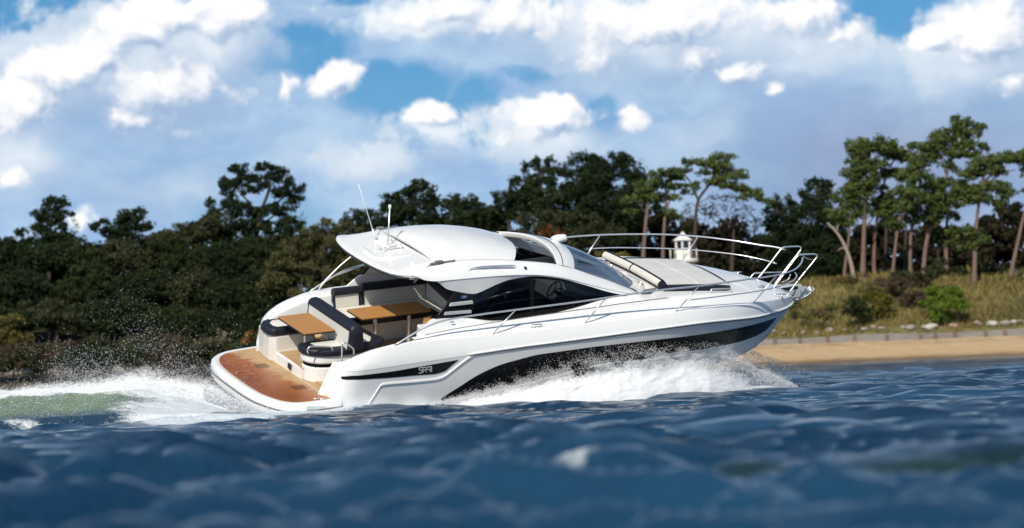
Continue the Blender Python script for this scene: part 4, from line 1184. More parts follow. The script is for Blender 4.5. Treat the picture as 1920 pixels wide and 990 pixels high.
def build_wake():
    X, Y = np.meshgrid(np.linspace(STERN[0]-22, STERN[0]+1.1, 620), np.linspace(STERN[1]-8.4, STERN[1]+5, 300))
    z, s, n, prof, nw = wake_h(X, Y)
    big = fbm2(X*.8, Y*.8, 28, 4)
    crest = np.clip((prof-.62)/.3, 0, 1)
    foam = .20+.62*crest+.5*np.clip((.16-prof)/.16, 0, 1)+.50*np.exp(-((s-.6)/1.5)**2)+(big-.5)*.9+(fbm2(X*.7, Y*2.4, 29, 5)-.5)*.8
    foam += .25*np.clip(1-s/5, 0, 1)
    green = np.clip((s-1.0)/2., 0, 1)*np.clip((prof-.1)/.2, 0, 1)*np.clip((.95-prof)/.25, .35, 1)*(.7+.5*big)
    keep = (prof > .0)
    a, b = X.shape; i = np.arange(a*b).reshape(a, b)
    F = np.stack([i[:-1, :-1], i[:-1, 1:], i[1:, 1:], i[1:, :-1]], -1).reshape(-1, 4)
    F = F[keep.ravel()[F].any(1)]
    V = np.stack([X, Y, z], -1).reshape(-1, 3)
    used, inv_ = np.unique(F, return_inverse=True)
    o = add_mesh('wake', V[used], inv_.reshape(F.shape), M['wake'], attrs={'foam': np.clip(foam, 0, 1).ravel()[used], 'green': np.clip(green, 0, 1).ravel()[used]}, kind='structure')
    tag(o, 'green and white wake heaped up behind the stern of the yacht')
build_wake()

# ------------------------------------------------------------------ spray
def m_spray(name, col, tr):
    m = bpy.data.materials.new(name); m.use_nodes = True; T = NT(m.node_tree); T.n.clear()
    d = T.node('ShaderNodeBsdfDiffuse'); d.inputs[0].default_value = (*col, 1)
    t = T.node('ShaderNodeBsdfTranslucent'); t.inputs[0].default_value = (*col, 1)
    mx = T.node('ShaderNodeMixShader'); mx.inputs[0].default_value = tr
    T.put(mx.inputs[1], d.outputs[0]); T.put(mx.inputs[2], t.outputs[0])
    o = T.node('ShaderNodeOutputMaterial'); T.put(o.inputs[0], mx.outputs[0]); return m
M['spray'] = m_spray('white_spray', (.95, .955, .96), .48)
OCT = np.array([[1, 0, 0], [-1, 0, 0], [0, 1, 0], [0, -1, 0], [0, 0, 1], [0, 0, -1]], float)
OCF = np.array([[0, 2, 4], [2, 1, 4], [1, 3, 4], [3, 0, 4], [2, 0, 5], [1, 2, 5], [3, 1, 5], [0, 3, 5]])
def droplets(name, P, r, label, stretch=None):
    n = len(P); P = np.asarray(P)
    q = rng.normal(size=(n, 3, 3)); Q, _ = np.linalg.qr(q)
    B = OCT[None]*np.asarray(r)[:, None, None]*(.7+.6*rng.random((n, 1, 3)))
    V = np.einsum('nij,nkj->nki', Q, B)
    if stretch is not None: V = V+np.einsum('nkj,j->nk', V, stretch[0])[..., None]*stretch[0]*stretch[1]
    V = V+P[:, None]
    F = (OCF[None]+(np.arange(n)*6)[:, None, None]).reshape(-1, 3)
    o = add_mesh(name, V.reshape(-1, 3), F, M['spray'], kind='stuff')
    return tag(o, label)
# thrown from the stern wave
n = 85000
s = rng.random(n)**.8*11-.3
X = STERN[0]+.55-s
Y = STERN[1]+rng.normal(size=n)*1.3+.4
z0 = wake_h(X, Y)[0]
hmax = .95*np.exp(-((s-1.2)/3.6)**2)*(.75+.6*fbm2(X*.6, X*0, 41, 3))+.50*np.exp(-s/13.)
hh = hmax*np.minimum(rng.exponential(.30, n), 1.7)
cl = fbm2(X*1.6, (z0+hh)*1.9, 42, 4)
k = rng.random(n) < np.clip((cl-.30)*3.2, .05, 1)
P = np.stack([X, Y, z0+hh-.03], -1)[k]; r = (.0024+.0046*rng.random(k.sum())**2.2)*np.where(rng.random(k.sum()) < .03, 1.6, 1)
droplets('wake_spray', P, r, 'fine white droplets flying up above the wake')
n = 12000
s = rng.random(n)*11.2-.2; X = STERN[0]+.55-s; Y = STERN[1]-rng.random(n)*5.2+1.2
z0, _, _, pf, _ = wake_h(X, Y)
k = (pf > .02) & (rng.random(n) < np.clip(fbm2(X*1.1, Y*1.1, 45, 4)*2.4-.75+.6*(pf > .7), .05, 1))
P = np.stack([X, Y, z0+np.abs(rng.normal(size=n))*.06], -1)[k]
droplets('wake_froth', P, .003+.006*rng.random(len(P))**2, 'white froth flecks on the face of the wake')

# bow wave sheet thrown out along the starboard side (boat coordinates)
ENV = [(800, 760), (840, 752), (880, 743), (930, 732), (980, 720), (1030, 707), (1080, 693), (1120, 684), (1160, 677), (1200, 676), (1250, 668), (1300, 664), (1340, 665), (1372, 671), (1400, 682), (1430, 695), (1460, 708), (1495, 724)]
E_ = np.array(ENV, float)
LOW = np.array([(800, 766), (900, 764), (1000, 761), (1100, 757), (1200, 752), (1300, 748), (1400, 742), (1500, 736)], float)
def side_y(px): return np.interp(px, [800, 1000, 1200, 1330, 1400, 1500], [2.0, 2.15, 2.15, 1.85, 1.5, 1.05])
def spray_pt(px, py, dep):
    """world point for the sheet: a measured height up the sheet, pushed out from the side by dep"""
    o = w2b(CP); d = np.stack([(px-960)/FPX, -(py-495)/FPX, -np.ones_like(px)], -1) @ CM.T @ BW
    t = (-(side_y(px)+dep)-o[1])/d[:, 1]
    return b2w(o+d*t[:, None])
def foam_sheet():
    nu, nv = 240, 44; VV, FF, DD, base = [], [], [], 0
    px = np.linspace(806, 1500, nu)
    top, lowp = np.interp(px, E_[:, 0], E_[:, 1]), np.interp(px, LOW[:, 0], LOW[:, 1])
    for L, (kh, off) in enumerate(((.92, .08), (1.0, .16), (.84, .26), (1.1, .34), (.70, .44), (.52, .55), (.90, .65))):
        und = 1+.34*(fbm2(px*.02+7*L, px*0+L, 53, 4)-.5)
        for j, v in enumerate(np.linspace(0, 1, nv)):
            hgt = (lowp+10-top)*kh*und; py = lowp+10-hgt*v
            out = off+.62*(1-v)**1.4
            P = spray_pt(px, py, out)
            nz = (fbm2(px*.02+3+L*5, np.full(nu, v*3.), 51, 4)-.5)*.16
            VV.append(P+np.outer(nz, b2w([0, -1, .35])-b2w([0, 0, 0])))
            xe = np.clip((1465-px)/170, 0, 1)*np.clip((px-800)/80, 0, 1)
            DD.append(np.clip((1.0-v)/.62, 0, 1)*xe)
        i = np.arange(nu*nv).reshape(nv, nu)+base; base += nu*nv
        FF.append(np.stack([i[:-1, :-1], i[:-1, 1:], i[1:, 1:], i[1:, :-1]], -1).reshape(-1, 4))
    V = np.concatenate(VV); F = np.concatenate(FF)
    mist_mesh('bow_wave', V, F, np.concatenate(DD), 'white sheets of broken water and mist thrown out along the starboard side', .88)
def mist_mesh(name, V, F, dens, label, amax):
    m = bpy.data.materials.new('spray_sheet'); m.use_nodes = True; T = NT(m.node_tree); T.n.clear()
    g = T.node('ShaderNodeNewGeometry').outputs['Position']
    at_ = T.node('ShaderNodeAttribute', attribute_name='thick').outputs['Fac']
    n1 = T.noise(T.v('MULTIPLY', g, (.7, .9, 1.6)), 1.7, 6, .62); n2 = T.noise(T.v('MULTIPLY', g, (.6, 1., 1.)), 22., 6, .8)
    k = T.m('ADD', T.m('MULTIPLY', at_, 1.55), T.m('ADD', T.m('MULTIPLY_ADD', n1, .8, -.56), T.m('MULTIPLY_ADD', n2, 1.5, -.95)))
    k = T.m('MULTIPLY', T.ss(k, -.02, .62), amax)
    bn = T.node('ShaderNodeBump'); bn.inputs['Strength'].default_value = .35; bn.inputs['Distance'].default_value = .05
    T.put(bn.inputs['Height'], T.m('ADD', T.noise(g, 5., 6, .65), T.m('MULTIPLY', n2, .6)))
    d = T.node('ShaderNodeBsdfDiffuse'); T.put(d.inputs['Normal'], bn.outputs[0]); d.inputs[0].default_value = (.85, .86, .87, 1)
    t = T.node('ShaderNodeBsdfTranslucent'); t.inputs[0].default_value = (.85, .86, .87, 1)
    mx = T.node('ShaderNodeMixShader'); mx.inputs[0].default_value = .15; T.put(mx.inputs[1], d.outputs[0]); T.put(mx.inputs[2], t.outputs[0])
    tr = T.node('ShaderNodeBsdfTransparent'); m2 = T.node('ShaderNodeMixShader'); T.put(m2.inputs[0], k)
    T.put(m2.inputs[1], tr.outputs[0]); T.put(m2.inputs[2], mx.outputs[0])
    o = T.node('ShaderNodeOutputMaterial'); T.put(o.inputs[0], m2.outputs[0])
    tag(add_mesh(name, V, F, m, attrs={'thick': dens}, kind='stuff'), label)
def wake_mist():
    nu, nv = 200, 26; VV, FF, DD, base = [], [], [], 0
    s_ = np.linspace(-.1, 12, nu); X = STERN[0]+.55-s_
    for L in range(6):
        y0 = STERN[1]+.3-1.1+.55*L+.3*(fbm2(X*.5, X*0+L, 81, 3)-.5)
        hg = (.55*np.exp(-((s_-1.)/3.2)**2)+.26*np.exp(-s_/12))*(.6+.9*fbm2(X*.9+9*L, X*0, 82, 4))
        zb = wake_h(X, y0)[0]
        for v in np.linspace(0, 1, nv):
            VV.append(np.stack([X, y0+.12*np.sin(X*2+L)+.3*v, zb-.08+hg*v], -1))
            DD.append(np.clip(.60*(1-v)**1.3, 0, 1)*np.clip((s_+.1)/.8, 0, 1))
        i = np.arange(nu*nv).reshape(nv, nu)+base; base += nu*nv
        FF.append(np.stack([i[:-1, :-1], i[:-1, 1:], i[1:, 1:], i[1:, :-1]], -1).reshape(-1, 4))
    mist_mesh('wake_mist', np.concatenate(VV), np.concatenate(FF), np.concatenate(DD), 'soft white mist blown up off the crest of the wake', .6)
wake_mist()
foam_sheet()
n = 110000
px = 806+rng.random(n)**.9*690
top, lowp = np.interp(px, E_[:, 0], E_[:, 1]), np.interp(px, LOW[:, 0], LOW[:, 1])
hgt = lowp-top
v = np.where(rng.random(n) < .72, .25+.75*rng.random(n)**.55, .97+np.abs(rng.normal(size=n))*.13+rng.exponential(.13, n)*(px < 1230)*(rng.random(n) < .5))
py = lowp-hgt*v
lim = np.interp(px, [800, 860, 930, 1020, 1200, 1330, 1400, 1500], [730, 712, 690, 662, 640, 640, 650, 660])
dep = .05+.7*np.clip(1-v, 0, 1)**1.2*rng.random(n)+.18*rng.random(n)
bowk = np.clip((1500-px)/110, 0, 1)
cl = fbm2(px*.05, py*.07, 61, 4)
k = (py > lim) & (rng.random(n) < np.clip((cl-.28)*3.5, .1, 1)) & (rng.random(n) < bowk+.1)
P = spray_pt(px[k], py[k], dep[k]); r = (.0026+.0056*rng.random(k.sum())**2.6)*np.where(v[k] > 1, .85, 1.1)
droplets('bow_spray', P, r, 'white droplets streaming back along the black hull band')
# loose cloud ahead of the stem on the far side
n = 16000
px = 1392+np.abs(rng.normal(size=n))*48; py = 745-rng.random(n)**1.3*(95-.35*(px-1392))
cl = fbm2(px*.045, py*.05, 66, 4); k = (rng.random(n) < np.clip((cl-.32)*3., .04, 1)) & (py < 748) & (px < 1530)
o_ = w2b(CP); d_ = np.stack([(px-960)/FPX, -(py-495)/FPX, -np.ones_like(px)], -1) @ CM.T @ BW
yb = rng.normal(size=n)*.45; t_ = (yb-o_[1])/d_[:, 1]
P = b2w(o_+d_*t_[:, None])[k]
droplets('bow_mist', P, .0035+.0055*rng.random(len(P))**2, 'thin cloud of droplets hanging ahead of the bow')
# specks on the side flash and under the platform
n = 9000
px = 380+rng.random(n)*250; py = np.interp(px, [380, 470, 540, 640], [730, 762, 782, 772])+rng.random(n)**.7*26-6
P = np.array([boat_plane(a, b, 1, -1.75-.5*rng.random()) for a, b in zip(px, py)]); P = b2w(P)
droplets('stern_froth', P, .005+.012*rng.random(n)**2, 'white froth boiling under the swim platform')
# ------------------------------------------------------------------ land
def hz(px): return 677-(px-960)*math.tan(ROLL)
def zat(px, py, Y): return float(at(px, py, Y)[2])
def ground_z(X, Y):
    t = Y-SHORE+.5*np.sin(X*.35)+.35*np.sin(X*.9+1)
    z = np.interp(t, [-8, -1, 0, 4, 7.6, 8.6, 9.2, 12, 16, 19, 30, 60, 200], [-.9, -.25, 0., .45, 1.02, 1.10, 1.52, 2.3, 3.7, 4.35, 4.8, 5.6, 7.])
    z = z+np.clip((X-6)/18, 0, 1)*.35*np.clip((t-9)/7, 0, 1)
    n = fbm2(X*.23, Y*.23, 71, 4)-.5; n2 = fbm2(X*1.1, Y*1.1, 72, 3)-.5
    k = np.clip((t-9.6)/3, 0, 1)
    return z+n*1.5*k+n2*.35*k+n2*.10*np.clip(t/2, 0, 1)*(1-k)
def m_land():
    m, T, b = principled('shore_ground', (.2, .15, .08), .9, spec=.2)
    g = T.node('ShaderNodeNewGeometry').outputs['Position']; x, y, z = T.sep(g)
    n = T.noise(g, .9, 6, .6); n2 = T.noise(g, 5., 5, .65); n3 = T.noise(g, .33, 3, .55)
    sand = T.mix(n2, (.47, .32, .17, 1), (.63, .45, .26, 1))
    wet = T.ss(T.m('ADD', z, T.m('MULTIPLY_ADD', n, .3, -.15)), .02, .28)
    sand = T.mix(wet, (.20, .125, .065, 1), sand)
    weed = T.m('MULTIPLY', T.ss(T.noise(T.v('MULTIPLY', g, (1., 3., 1.)), 1.6, 7, .7), .50, .62), T.ss(T.m('ABSOLUTE', T.m('SUBTRACT', z, .93)), .03, .16, 1., 0.))
    sand = T.mix(T.m('MULTIPLY', weed, .8), sand, (.10, .075, .045, 1))
    peb = T.ss(T.noise(g, 11., 4, .6), .56, .66)
    sand = T.mix(T.m('MULTIPLY', peb, T.ss(z, .55, .95, 0., .6)), sand, (.22, .17, .12, 1))
    grass = T.ramp(T.m('MULTIPLY_ADD', n, .6, T.m('MULTIPLY', n2, .4)), [(.28, (.036, .034, .014)), (.42, (.085, .070, .026)), (.55, (.185, .155, .052)), (.74, (.31, .245, .095))])
    grass = T.mix(T.ss(n3, .50, .66), grass, T.mix(n2, (.045, .065, .018, 1), (.11, .115, .035, 1)))
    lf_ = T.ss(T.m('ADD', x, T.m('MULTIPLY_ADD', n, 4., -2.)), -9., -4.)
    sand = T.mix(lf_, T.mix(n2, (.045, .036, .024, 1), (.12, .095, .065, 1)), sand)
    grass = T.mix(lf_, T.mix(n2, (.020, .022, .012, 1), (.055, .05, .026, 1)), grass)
    grass = T.mix(T.ss(T.noise(T.v('ADD', g, (31, 7, 0)), .42, 4, .6), .58, .70), grass, T.mix(n2, (.065, .040, .030, 1), (.13, .085, .06, 1)))
    f = T.ss(T.m('ADD', z, T.m('MULTIPLY_ADD', n2, .24, -.12)), 1.12, 1.34)
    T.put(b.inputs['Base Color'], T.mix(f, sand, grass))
    bump(T, b, T.m('ADD', n, T.m('MULTIPLY', n2, .6)), .9, .25)
    return m
X, Y = np.meshgrid(np.concatenate([np.linspace(-180, -42, 40)[:-1], np.linspace(-42, 42, 420), np.linspace(42, 180, 40)[1:]]), np.concatenate([np.linspace(SHORE-7, SHORE+24, 130), np.linspace(SHORE+25, 900, 60)]))
a, b = X.shape; i = np.arange(a*b).reshape(a, b)
F = np.stack([i[:-1, :-1], i[:-1, 1:], i[1:, 1:], i[1:, :-1]], -1).reshape(-1, 4)
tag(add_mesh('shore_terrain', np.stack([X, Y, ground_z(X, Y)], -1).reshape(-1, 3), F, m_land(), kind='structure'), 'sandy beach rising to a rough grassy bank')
# long pale grass on the bank
def m_tint(name, rough=.8, transl=.25):
    m = bpy.data.materials.new(name); m.use_nodes = True; T = NT(m.node_tree); T.n.clear()
    c = T.node('ShaderNodeAttribute', attribute_name='tint').outputs['Color']
    d = T.node('ShaderNodeBsdfDiffuse'); T.put(d.inputs[0], c); t = T.node('ShaderNodeBsdfTranslucent'); T.put(t.inputs[0], c)
    mx = T.node('ShaderNodeMixShader'); mx.inputs[0].default_value = transl; T.put(mx.inputs[1], d.outputs[0]); T.put(mx.inputs[2], t.outputs[0])
    o = T.node('ShaderNodeOutputMaterial'); T.put(o.inputs[0], mx.outputs[0]); return m
M['leaf'] = m_tint('foliage'); M['grass'] = m_tint('dry_grass')
def m_bark(name, c0, c1):
    m, T, b = principled(name, c0, .9, spec=.2); co = T.node('ShaderNodeNewGeometry').outputs['Position']
    n = T.noise(T.v('MULTIPLY', co, (6, 6, 1.6)), 1., 5, .65)
    T.put(b.inputs['Base Color'], T.mix(n, (*c0, 1), (*c1, 1))); bump(T, b, n, .8, .05); return m
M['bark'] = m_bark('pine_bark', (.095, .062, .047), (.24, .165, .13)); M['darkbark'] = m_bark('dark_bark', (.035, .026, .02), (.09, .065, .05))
M['deadwood'] = m_bark('bleached_wood', (.20, .15, .11), (.40, .32, .25))
n = 26000
gx = rng.random(n)*52-8; gy = SHORE+9.3+rng.random(n)*11.5
gz = ground_z(gx, gy); pat = fbm2(gx*.45, gy*.45, 75, 4)
h = (.16+.30*rng.random(n))*(.5+pat); aa = rng.random(n)*6.28; lean = rng.normal(size=(n, 2))*.35
w = .035+.05*rng.random(n)
base = np.stack([gx, gy, gz-.03], -1); sx = np.stack([np.cos(aa)*w, np.sin(aa)*w, 0*w], -1)
tip = base+np.stack([lean[:, 0]*h, lean[:, 1]*h, h], -1)
V = np.stack([base-sx, base+sx, tip], 1).reshape(-1, 3)
c0 = np.array([.235, .19, .068]); c1 = np.array([.075, .070, .024]); c2 = np.array([.30, .24, .10])
u = np.clip((pat-.3)*2.5+rng.normal(size=n)*.25, 0, 1)[:, None]; tc = c1+(c0-c1)*u; tc = tc+(c2-tc)*(rng.random(n)[:, None]**3)
tag(add_mesh('bank_grass', V, np.arange(3*n).reshape(-1, 3), M['grass'], attrs={'tint': np.repeat(tc, 3, 0)}, kind='stuff', smooth=False), 'long dry grass over the bank above the beach')

# low grey sea wall with posts
def m_wall():
    m, T, b = principled('weathered_sea_wall', (.25, .23, .21), .9, spec=.2); g = T.node('ShaderNodeNewGeometry').outputs['Position']
    n = T.noise(T.v('MULTIPLY', g, (1., 1., 5.)), 1.6, 6, .65)
    T.put(b.inputs['Base Color'], T.mix(n, (.12, .11, .10, 1), (.30, .28, .26, 1))); bump(T, b, n, .6, .05); return m
M['wall'] = m_wall()
sea_wall = MB()
xs = np.linspace(-60, 60, 220); yw = SHORE+8.35-.5*np.sin(xs*.35)-.35*np.sin(xs*.9+1)
tp = 1.43+.04*np.sin(xs*.7)
sea_wall.grid([[(x, y-.16, .5), (x, y-.15, t), (x, y+.2, t+.01), (x, y+.22, .5)] for x, y, t in zip(xs, yw, tp)])
swo = sea_wall.build('sea_wall', M['wall'], None, auto=40)
tag(swo, 'low weathered grey sea wall between the sand and the grassy bank', 'sea wall')
for px in (1452, 1500, 1552, 1602, 1660, 1723, 1752, 1790, 1848, 1884):
    p = at(px, 620, SHORE+8.1); y = float(np.interp(p[0], xs, yw))-.20
    MB().box((p[0]-.09, y-.07, .6), (p[0]+.09, y+.06, 1.40+.04*rng.random())).build('wall_post', M['bark'], swo, smooth=False, bevel=.02)

# boulders along the foot of the bank
def boulder(X, Y, r, seed, label, group=None, mat=None):
    bm = bmesh.new(); bmesh.ops.create_icosphere(bm, subdivisions=3, radius=1.)
    rr = np.random.default_rng(seed); sc = np.array([1.25, .9, .62])*(.85+.3*rr.random(3)); off = rr.random(3)*50
    for v in bm.verts:
        p = np.array(v.co); f = 1+.55*(float(fbm2(np.array([p[0]*1.1+off[0]]), np.array([p[1]*1.1+p[2]*1.3+off[1]]), 5, 3)[0])-.5)
        v.co = Vector(p*sc*f*r)
    me = bpy.data.meshes.new('boulder'); bm.to_mesh(me); bm.free(); me.materials.append(mat)
    o = bpy.data.objects.new('boulder', me); COL.objects.link(o)
    o.location = (X, Y, float(ground_z(np.array([X]), np.array([Y]))[0])+r*.22); o.rotation_euler = (0, 0, rr.random()*6)
    return tag(o, label, 'boulder', group)
def m_rock(name, c0, c1):
    m, T, b = principled(name, c0, .9, spec=.2); co = objco(T); n = T.noise(co, 4., 6, .65)
    T.put(b.inputs['Base Color'], T.mix(n, (*c0, 1), (*c1, 1))); bump(T, b, n, .7, .05); return m
M['rock'] = m_rock('grey_stone', (.18, .16, .14), (.38, .35, .31)); M['rockpale'] = m_rock('pale_stone', (.34, .31, .26), (.52, .49, .43)); M['rockred'] = m_rock('ruddy_stone', (.26, .16, .12), (.44, .30, .24))
pxr = [(1450, .26), (1470, .20), (1506, .22), (1532, .20), (1556, .34), (1582, .20), (1620, .30), (1634, .24), (1650, .22), (1690, .26), (1705, .34), (1730, .22), (1744, .44), (1788, .34), (1832, .30), (1838, .22), (1860, .42), (1884, .36), (1902, .34), (1916, .26)]
for k, (px, r) in enumerate(pxr):
    p = at(px, 612, SHORE+9.6+.5*rng.random()); yy = float(p[1]-.5*np.sin(p[0]*.35)-.35*np.sin(p[0]*.9+1))
    if px == 1744: boulder(p[0], yy-.1, r*.85, k, 'large pale boulder, the biggest and whitest below the bright green bush', None, M['rockpale'])
    elif px in (1788, 1832): boulder(p[0], yy, r*.78, k, 'ruddy brown boulder among the grey ones above the sea wall', 'ruddy boulders above the sea wall', M['rockred'])
    elif px in (1860, 1902): boulder(p[0], yy, r*.78, k, 'big pale grey boulder at the right end of the boulder row', 'big boulders at the right end', M['rockpale'])
    else: boulder(p[0], yy, r*.78, k, 'small grey boulder in the row along the top of the sea wall', 'grey boulders along the sea wall', M['rock'])

# ------------------------------------------------------------------ small white lighthouse
LP = at(1285, 560, 200.); LG = zat(1285, 487, 200.)
light = empty('lighthouse', (LP[0], LP[1], 3.6)); tag(light, 'small white lighthouse with a glazed lantern and round gallery among the trees', 'lighthouse')
M['lhwhite'] = m_rock('white_painted_render', (.66, .65, .60), (.78, .78, .75)); M['lhcream'] = m_rock('cream_render', (.56, .52, .40), (.66, .62, .50))
g = LG-3.6
MB().lathe([(.80, 0), (.66, g*.6), (.60, g-.25), (.62, g-.2), (.72, g-.12), (.72, g-.10)], (0, 0, 0), 28).build('tower', M['lhcream'], light, auto=40)
gal = MB().lathe([(.60, g-.14), (.86, g-.12), (.87, g+.04), (.84, g+.06), (.3, g+.07)], (0, 0, 0), 28).build('gallery', M['lhwhite'], light, auto=40)
for k in range(10):
    a = k*math.pi/5+.2; MB().tube([(.80*math.cos(a), .80*math.sin(a), g+.05), (.80*math.cos(a), .80*math.sin(a), g+.62)], .025, 6).build('gallery_post', M['lhcream'], gal)
hexa = [(math.cos(a), math.sin(a)) for a in (np.arange(6)*math.pi/3+.35)]
MB().prism([(x*.46, y*.46) for x, y in hexa], g+.06, g+.66).build('lantern_wall', M['lhwhite'], light, smooth=False)
pst = MB()
for x, y in hexa: pst.prism([(x*.45+dx, y*.45+dy) for dx, dy in ((-.045, -.045), (.045, -.045), (.045, .045), (-.045, .045))], g+.65, g+1.14)
pst.build('lantern_frame', M['lhwhite'], light, smooth=False)
MB().prism([(x*.42, y*.42) for x, y in hexa], g+.655, g+1.13).build('lantern_glass', M['lantern_glass'], light, smooth=False)
rf = MB(); rows = []
for r, z in ((.60, 1.10), (.62, 1.14), (.42, 1.26), (.24, 1.40), (.11, 1.54), (.05, 1.62), (.0, 1.64)): rows.append([(x*r, y*r, g+z) for x, y in hexa])
rf.grid(rows, cv=True).build('lantern_roof', M['lhwhite'], light, smooth=False)

# ------------------------------------------------------------------ foliage
def leaves(cl, Y, leaf, pal, cover=3.2, aspect=1.5, seed=0, sub=.40, spread=1., up=0.):
    """leaf quads gathered in small tufts through each clump's volume; clumps are (px, py, rx, ry) at distance Y"""
    r_ = np.random.default_rng(seed+100); Vs, Ts = [], []
    ppm = FPX/Y
    for c in cl:
        px, py, rx, ry = c[:4]; dy = c[4] if len(c) > 4 else 0.
        C = at(px, py, Y+dy); a, b = rx/ppm, ry/ppm; d = .8*min(a, 2.2*b)*spread+.25
        rs = max(.22, sub*min(a, b, d)+.05)
        m = max(4, int(2.6*(a*b)/(rs*rs)))
        q = r_.normal(size=(m, 3)); q /= np.linalg.norm(q, axis=1)[:, None]; q *= (.45+.55*r_.random(m)**.6)[:, None]
        sc = q*np.array([a, d, b])*.86; tone = r_.random(m)
        n = int(cover*math.pi*a*b/(leaf*leaf*.27))+12
        i = r_.integers(0, m, n)
        o = r_.normal(size=(n, 3)); o /= np.linalg.norm(o, axis=1)[:, None]; rr = rs*(.35+.75*r_.random(n)**.7)*(.7+.6*tone[i])
        p = C+sc[i]+o*rr[:, None]*np.array([1.15, 1.15, .85])
        nn = o*.9+r_.normal(size=(n, 3))*.42+np.array([0, 0, up]); nn /= np.linalg.norm(nn, axis=1)[:, None]
        t = np.cross(nn, r_.normal(size=(n, 3))); t /= np.linalg.norm(t, axis=1)[:, None]; s = np.cross(nn, t)
        L = leaf*(.6+.8*r_.random(n))[:, None]*.5; Wd = L/aspect
        Vs.append(np.stack([p-t*L-s*Wd*.5, p-s*Wd+t*L*.1, p+t*L, p+s*Wd], 1).reshape(-1, 3))
        k = np.clip(tone[i]*.6+r_.random(n)*.4, 0, 1)*(len(pal)-1)
        k0 = np.minimum(k.astype(int), len(pal)-2); f = (k-k0)[:, None]; pa = np.array(pal)
        Ts.append(np.repeat(pa[k0]*(1-f)+pa[k0+1]*f, 4, 0))
    return np.concatenate(Vs), np.concatenate(Ts)
def foliage(name, parent, *args, kind=None, **kw):
    V, T_ = leaves(*args, **kw)
    return add_mesh(name, V, np.arange(len(V)).reshape(-1, 4), M['leaf'], parent, smooth=False, attrs={'tint': T_}, kind=kind)
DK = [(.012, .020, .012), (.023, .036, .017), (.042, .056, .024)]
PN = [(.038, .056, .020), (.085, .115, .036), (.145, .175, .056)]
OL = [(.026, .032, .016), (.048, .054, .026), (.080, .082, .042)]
BR_ = [(.045, .032, .022), (.080, .058, .040), (.125, .095, .068)]
SG = [(.016, .027, .012), (.030, .045, .018), (.050, .066, .026)]
seed_ = [0]
def ppt(pts, Y): return [at(p[0], p[1], Y+(p[2] if len(p) > 2 else 0)) for p in pts]
def tree(name, label, cat, cl, Y, pal, trunk=None, limbs=(), tw=.22, leaf=.16, cover=3.0, bark='bark', group=None, foot=None, part='crown', **kw):
    """trunk: picture points from foot to top at distance Y; every tree stands on the ground"""
    seed_[0] += 1
    if name in ('evergreen_tree', 'bushy_tree', 'conifer_tree') or (pal is DK and cl and name != 'umbrella_pine'): cl = fuller([(x, y, a*1.08, b*1.08, *d) for x, y, a, b, *d in cl], 1)
    if trunk is None:
        c = np.array([q[:4] for q in cl]); mx = float(np.average(c[:, 0], weights=c[:, 2])); top = float(c[:, 1].min()); trunk = [(mx, None), (mx+4, top+30)]
    f = list(trunk[0]); p0 = at(f[0], f[1] if f[1] else 560, Y)
    gz = float(ground_z(np.array([p0[0]]), np.array([p0[1]]))[0])-.1
    root = empty(name, (p0[0], p0[1], gz)); tag(root, label, cat, group)
    P = [np.array([p0[0], p0[1], gz])]+([p0] if f[1] and p0[2] > gz+.2 else [])+ppt(trunk[1:], Y)
    P = curve(P, 18) if len(P) > 2 else np.linspace(P[0], P[1], 12)
    loc = np.array(root.location)
    tb = MB().tube(P-loc, tw*(1.0-.62*np.linspace(0, 1, len(P)))*np.where(np.arange(len(P)) < 2, 1.15, 1.), 9)
    to = tb.build('trunk', M[bark], root)
    for L_ in limbs:
        q = np.array(ppt(L_, Y))-loc; q = curve(q, 10) if len(q) > 2 else q
        MB().tube(q, np.linspace(tw*.42, tw*.16, len(q)), 7).build('limb', M[bark], to)
    if cl:
        V, T_ = leaves(cl, Y, leaf, pal, cover, seed=seed_[0], **kw)
        add_mesh(part, V-loc, np.arange(len(V)).reshape(-1, 4), M['leaf'], root, smooth=False, attrs={'tint': T_})
    return root

# right-hand stand of tall pines (picture points measured on the photograph give size and spread)
def fuller(L, k):
    r_ = np.random.default_rng(len(L)); out = []
    for x, y, rx, ry, *d in L:
        out.append((x, y, rx, ry, *d))
        for _ in range(k): out.append((x+rx*r_.uniform(-.95, .95), y+ry*r_.uniform(-.5, .9), rx*r_.uniform(.5, .8), ry*r_.uniform(.45, .75), *d))
    return out
def c4(L): return fuller([(1500+x/2.75, 200+y/2.75, 1.4*rx/2.75, 1.3*ry/2.75, *d) for x, y, rx, ry, *d in L], 2)
YP = 205.
tree('pine_tree', 'tall pine with a domed crown at the left of the beach stand', 'pine tree',
     c4([(300, 205, 52, 38), (385, 190, 62, 34), (455, 205, 55, 32), (320, 250, 48, 34), (290, 300, 46, 34), (280, 355, 46, 32), (345, 330, 52, 30), (270, 420, 52, 34), (330, 400, 50, 30), (245, 480, 42, 36), (320, 470, 55, 34), (400, 290, 40, 22), (250, 550, 60, 28), (330, 545, 50, 26)]), YP, PN,
     [(1618, 537), (1619, 470), (1621, 400), (1624, 330), (1632, 285)], [[(1621, 400), (1600, 370), (1592, 330)], [(1622, 370), (1650, 330), (1662, 300)], [(1620, 430), (1640, 405)]], .17)
tree('pine_tree', 'pine leaning over a long bough with a pointed tip, second in the beach stand', 'pine tree',
     c4([(520, 230, 40, 20), (570, 200, 26, 16), (480, 250, 40, 20), (540, 260, 36, 18), (430, 355, 50, 24), (510, 340, 48, 24), (400, 415, 40, 20), (460, 470, 62, 30), (410, 540, 55, 30), (500, 520, 52, 26), (480, 575, 58, 24)]), YP+1.5, PN,
     [(1640, 533), (1639, 470), (1646, 400), (1662, 330), (1682, 290)], [[(1650, 380), (1690, 335), (1708, 275)], [(1645, 410), (1660, 380)]], .12)
